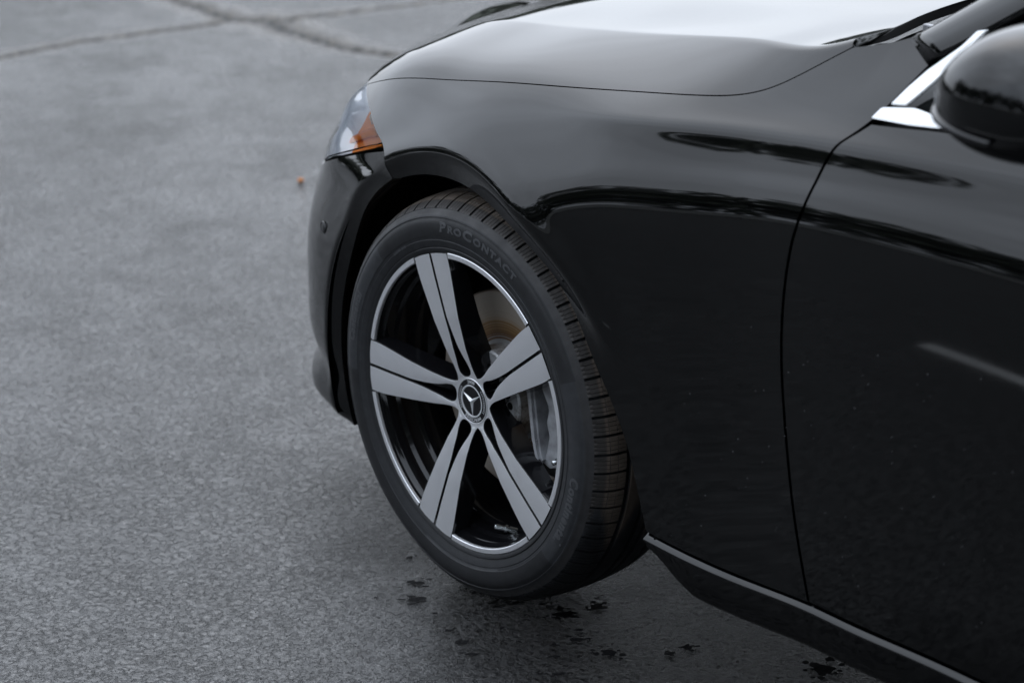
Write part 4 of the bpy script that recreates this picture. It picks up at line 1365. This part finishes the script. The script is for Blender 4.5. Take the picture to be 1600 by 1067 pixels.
for a, kf in zip(ang, kind):
    for j, (r, y) in enumerate(prof_t):
        a2 = a + 0.0
        dep = 0.0; zn = 0.3
        if crown0 - 5 <= j < crown1 + 5:
            zn = .92
            ay = abs(y)
            a2 = a + .22 * (ay - .08) ** 2 / .01 * .06 + (0.012 if y < 0 else 0)
            lat = .012 <= kf <= .15
            if lat and ay > .0517:
                dep = .0070 * min(1, max(0.0, (.1035 - ay) / .012))
                zn = .35 if dep > .001 else .8
            elif kf in (.335, .555, .775) and ay > .0517:
                dep = .0022 * min(1, max(0.0, (.1 - ay) / .01)); zn = .5
            if .0416 < ay < .0517 or .0046 < ay < .0147:
                dep = .0068; zn = .2
            if abs(ay - .0792) < .0002 or abs(ay - .0662) < .0002:
                dep = max(dep, .0014); zn = min(zn, .5)
            if j < crown0 or j >= crown1:
                zn = .62 if not lat else .4
            deg_ = math.degrees(a) % 360      # the lowest part of the tread is wet
            edge_ = 328 + 7 * math.sin(y * 90)
            wet_ = sstep(195, 215, deg_) * (1 - sstep(edge_, edge_ + 13, deg_))
            zn = zn + (.06 - zn) * float(wet_) * (.95 if y < .095 else .6)
        else:
            # side wall: darker lettering band panels, lighter ribbed ones
            th_ = math.degrees(a) % 360
            if .2705 <= r <= .3006 and y > 0:
                zn = .12 if (22 < th_ < 134 or 182 < th_ < 318) else .5
            elif r < .2525:
                zn = .2
            elif r > .3006:
                zn = .55
            else:
                zn = .36
        rr_ = r - dep
        V.append((-rr_ * math.cos(a2), y, rr_ * math.sin(a2))); zone.append(zn)
V = np.array(V); zone = np.array(zone)
# flat spot on the road, side wall bulges a little there
lowm = V[:, 2] < -(ZC - .001)
V[:, 2] = np.where(lowm, -(ZC - .001) + (V[:, 2] + ZC - .001) * .02, V[:, 2])
bul = np.exp(-((V[:, 2] + .30) / .045) ** 2) * np.exp(-(V[:, 0] / .11) ** 2)
V[:, 1] += np.sign(V[:, 1]) * bul * .004 * (np.abs(V[:, 1]) > .08)
tyre = mesh_obj('tyre', V, grid_faces(len(ang), len(prof_t), True), 'rubber', wheel)
at_ = tyre.data.attributes.new('zone', 'FLOAT', 'POINT')
at_.data.foreach_set('value', zone.astype(np.float32))
sharp(tyre, 38)
sw_r = np.array([p_[0] for p_ in TP]); sw_y = np.array([p_[1] for p_ in TP])
swf = lambda r: np.interp(r, sw_r, sw_y) + .0001
for ch, size, st in (('P', .0215, 0), ('RO', .0155, 0), ('C', .0215, 0), ('ONTACT', .0155, 0)):
    pass
def arc_word(pieces, rad, start_ang, material, stretch=1.25, gap_deg=.7):
    a = start_ang
    for txt, size in pieces:
        me, co = text_mesh(txt, size, .0005, 1.18, .045)
        w = (co[:, 0].max()) * stretch
        x = co[:, 0] * stretch; r = rad + co[:, 1]
        an = R_(a) - x / rad
        out = np.c_[-r * np.cos(an), swf(r) + co[:, 2], r * np.sin(an)]
        me.vertices.foreach_set('co', out.ravel())
        me.materials.clear(); me.materials.append(M[material]); me.update()
        link(bpy.data.objects.new('tyre_lettering', me), wheel)
        a -= math.degrees(w / rad) + gap_deg
    return a
arc_word([('P', .0205), ('RO', .0152), ('C', .0205), ('ONTACT', .0152)], .2795, 97.0, 'letter', 1.5, .7)
arc_word([('Continental', .0185)], .2775, 172.0, 'letter', .86)
arc_word([('Continental', .0235)], .2770, -8.0, 'letter', .92)
arc_word([('225/45 R18', .0062)], .2625, 127.0, 'letter', 1.1)

# brake disc and caliper behind the wheel
disc = lathe([(.079, -.030), (.079, .048), (.0765, .0515), (.030, .0515), (.0, .0515)], 72, 'disc_hat', 'hat', car, loc=WC, flip=True)
rotor = lathe([(.079, -.014), (.163, -.014), (.165, -.012), (.165, .008), (.163, .010), (.079, .010)], 120, 'brake_disc', 'disc', car, loc=WC)
sharp(rotor, 30); sharp(disc, 30)
ho = None
for k, a in enumerate(SP_ANG):
    aa = R_(a + 36)
    h = lathe([(.0001, .0), (.0062, .0), (.0068, -.001)], 16, 'disc_hat_hole', 'gap', disc, flip=True)
    h.location = (-.056 * math.cos(aa), .0522, .056 * math.sin(aa))
def block(name, pts2, y0, y1, material, parent, bevel=.004, loc=WC):
    """outline in wheel-plane (u right, v up) extruded from y0 to y1"""
    bm = bmesh.new()
    a = [bm.verts.new((-u, y1, v)) for u, v in pts2]
    f = bm.faces.new(a)
    r = bmesh.ops.extrude_face_region(bm, geom=[f])
    for v in [g for g in r['geom'] if isinstance(g, bmesh.types.BMVert)]:
        v.co.y = y0
    bmesh.ops.recalc_face_normals(bm, faces=bm.faces[:])
    bmesh.ops.bevel(bm, geom=bm.edges[:], offset=bevel, segments=2, affect='EDGES')
    return bm_obj(name, bm, material, parent, smooth=False, loc=loc)
calp = block('brake_caliper', [(.118, .085), (.150, .095), (.196, .075), (.205, .0), (.198, -.062), (.160, -.078), (.140, -.072), (.150, -.045), (.156, -.02), (.150, .0), (.156, .024), (.140, .05)], -.045, .058, 'caliper', car)
block('caliper_bridge', [(.108, .088), (.128, .088), (.136, .03), (.143, -.03), (.152, -.066), (.138, -.072), (.126, -.03), (.118, .03)], .020, .070, 'caliper', calp, .005, None)
block('caliper_bracket', [(.118, -.052), (.19, -.075), (.185, -.09), (.14, -.088)], .0, .055, 'steel', calp, .003, None)
bl_ = lathe([(.0055, 0), (.0055, .008), (.0038, .010), (.0038, .016), (0, .016)], 6, 'bleed_screw', 'steel', calp)
bl_.location = (-.188, .060, -.052)

# right-hand wheel: a copy turned round
def copy_tree(o, parent):
    c_ = o.copy(); link(c_, parent)
    for ch in [k for k in o.children]:
        copy_tree(ch, c_)
    return c_
w2 = copy_tree(wheel, car)
w2.location = (0, -.79, ZC); w2.rotation_euler = (0, 0, PI)

# a few water drops left on the lower wing and door
dv_, df_ = [], []
dr_ = np.random.default_rng(11)
for k in range(130):
    x = dr_.uniform(-1.25, -.45); s_ = dr_.uniform(.30, .70)
    p_ = S(x, s_)[0]; pu = S(x + .004, s_)[0] - p_; ps = S(x, s_ + .004)[0] - p_
    if math.hypot(p_[0], p_[2] - ZC) < .45:
        continue
    pu /= np.linalg.norm(pu); ps /= np.linalg.norm(ps); nn_ = np.cross(pu, ps)
    if nn_[1] < 0: nn_ = -nn_
    r_ = dr_.uniform(.0006, .0016)
    b_ = len(dv_)
    dv_.append(p_ + nn_ * r_ * .55)
    for ring, h_ in ((.6, .42), (1.0, -.05)):
        for q in range(8):
            a_ = q * PI / 4
            dv_.append(p_ + (pu * math.cos(a_) + ps * math.sin(a_) * 1.2) * r_ * ring + nn_ * r_ * h_)
    for q in range(8):
        n_ = (q + 1) % 8
        df_ += [(b_, b_ + 1 + q, b_ + 1 + n_), (b_ + 1 + q, b_ + 9 + q, b_ + 9 + n_, b_ + 1 + n_)]
drops = mesh_obj('water_drops', dv_, df_, 'drop', car)
drops['kind'] = 'stuff'
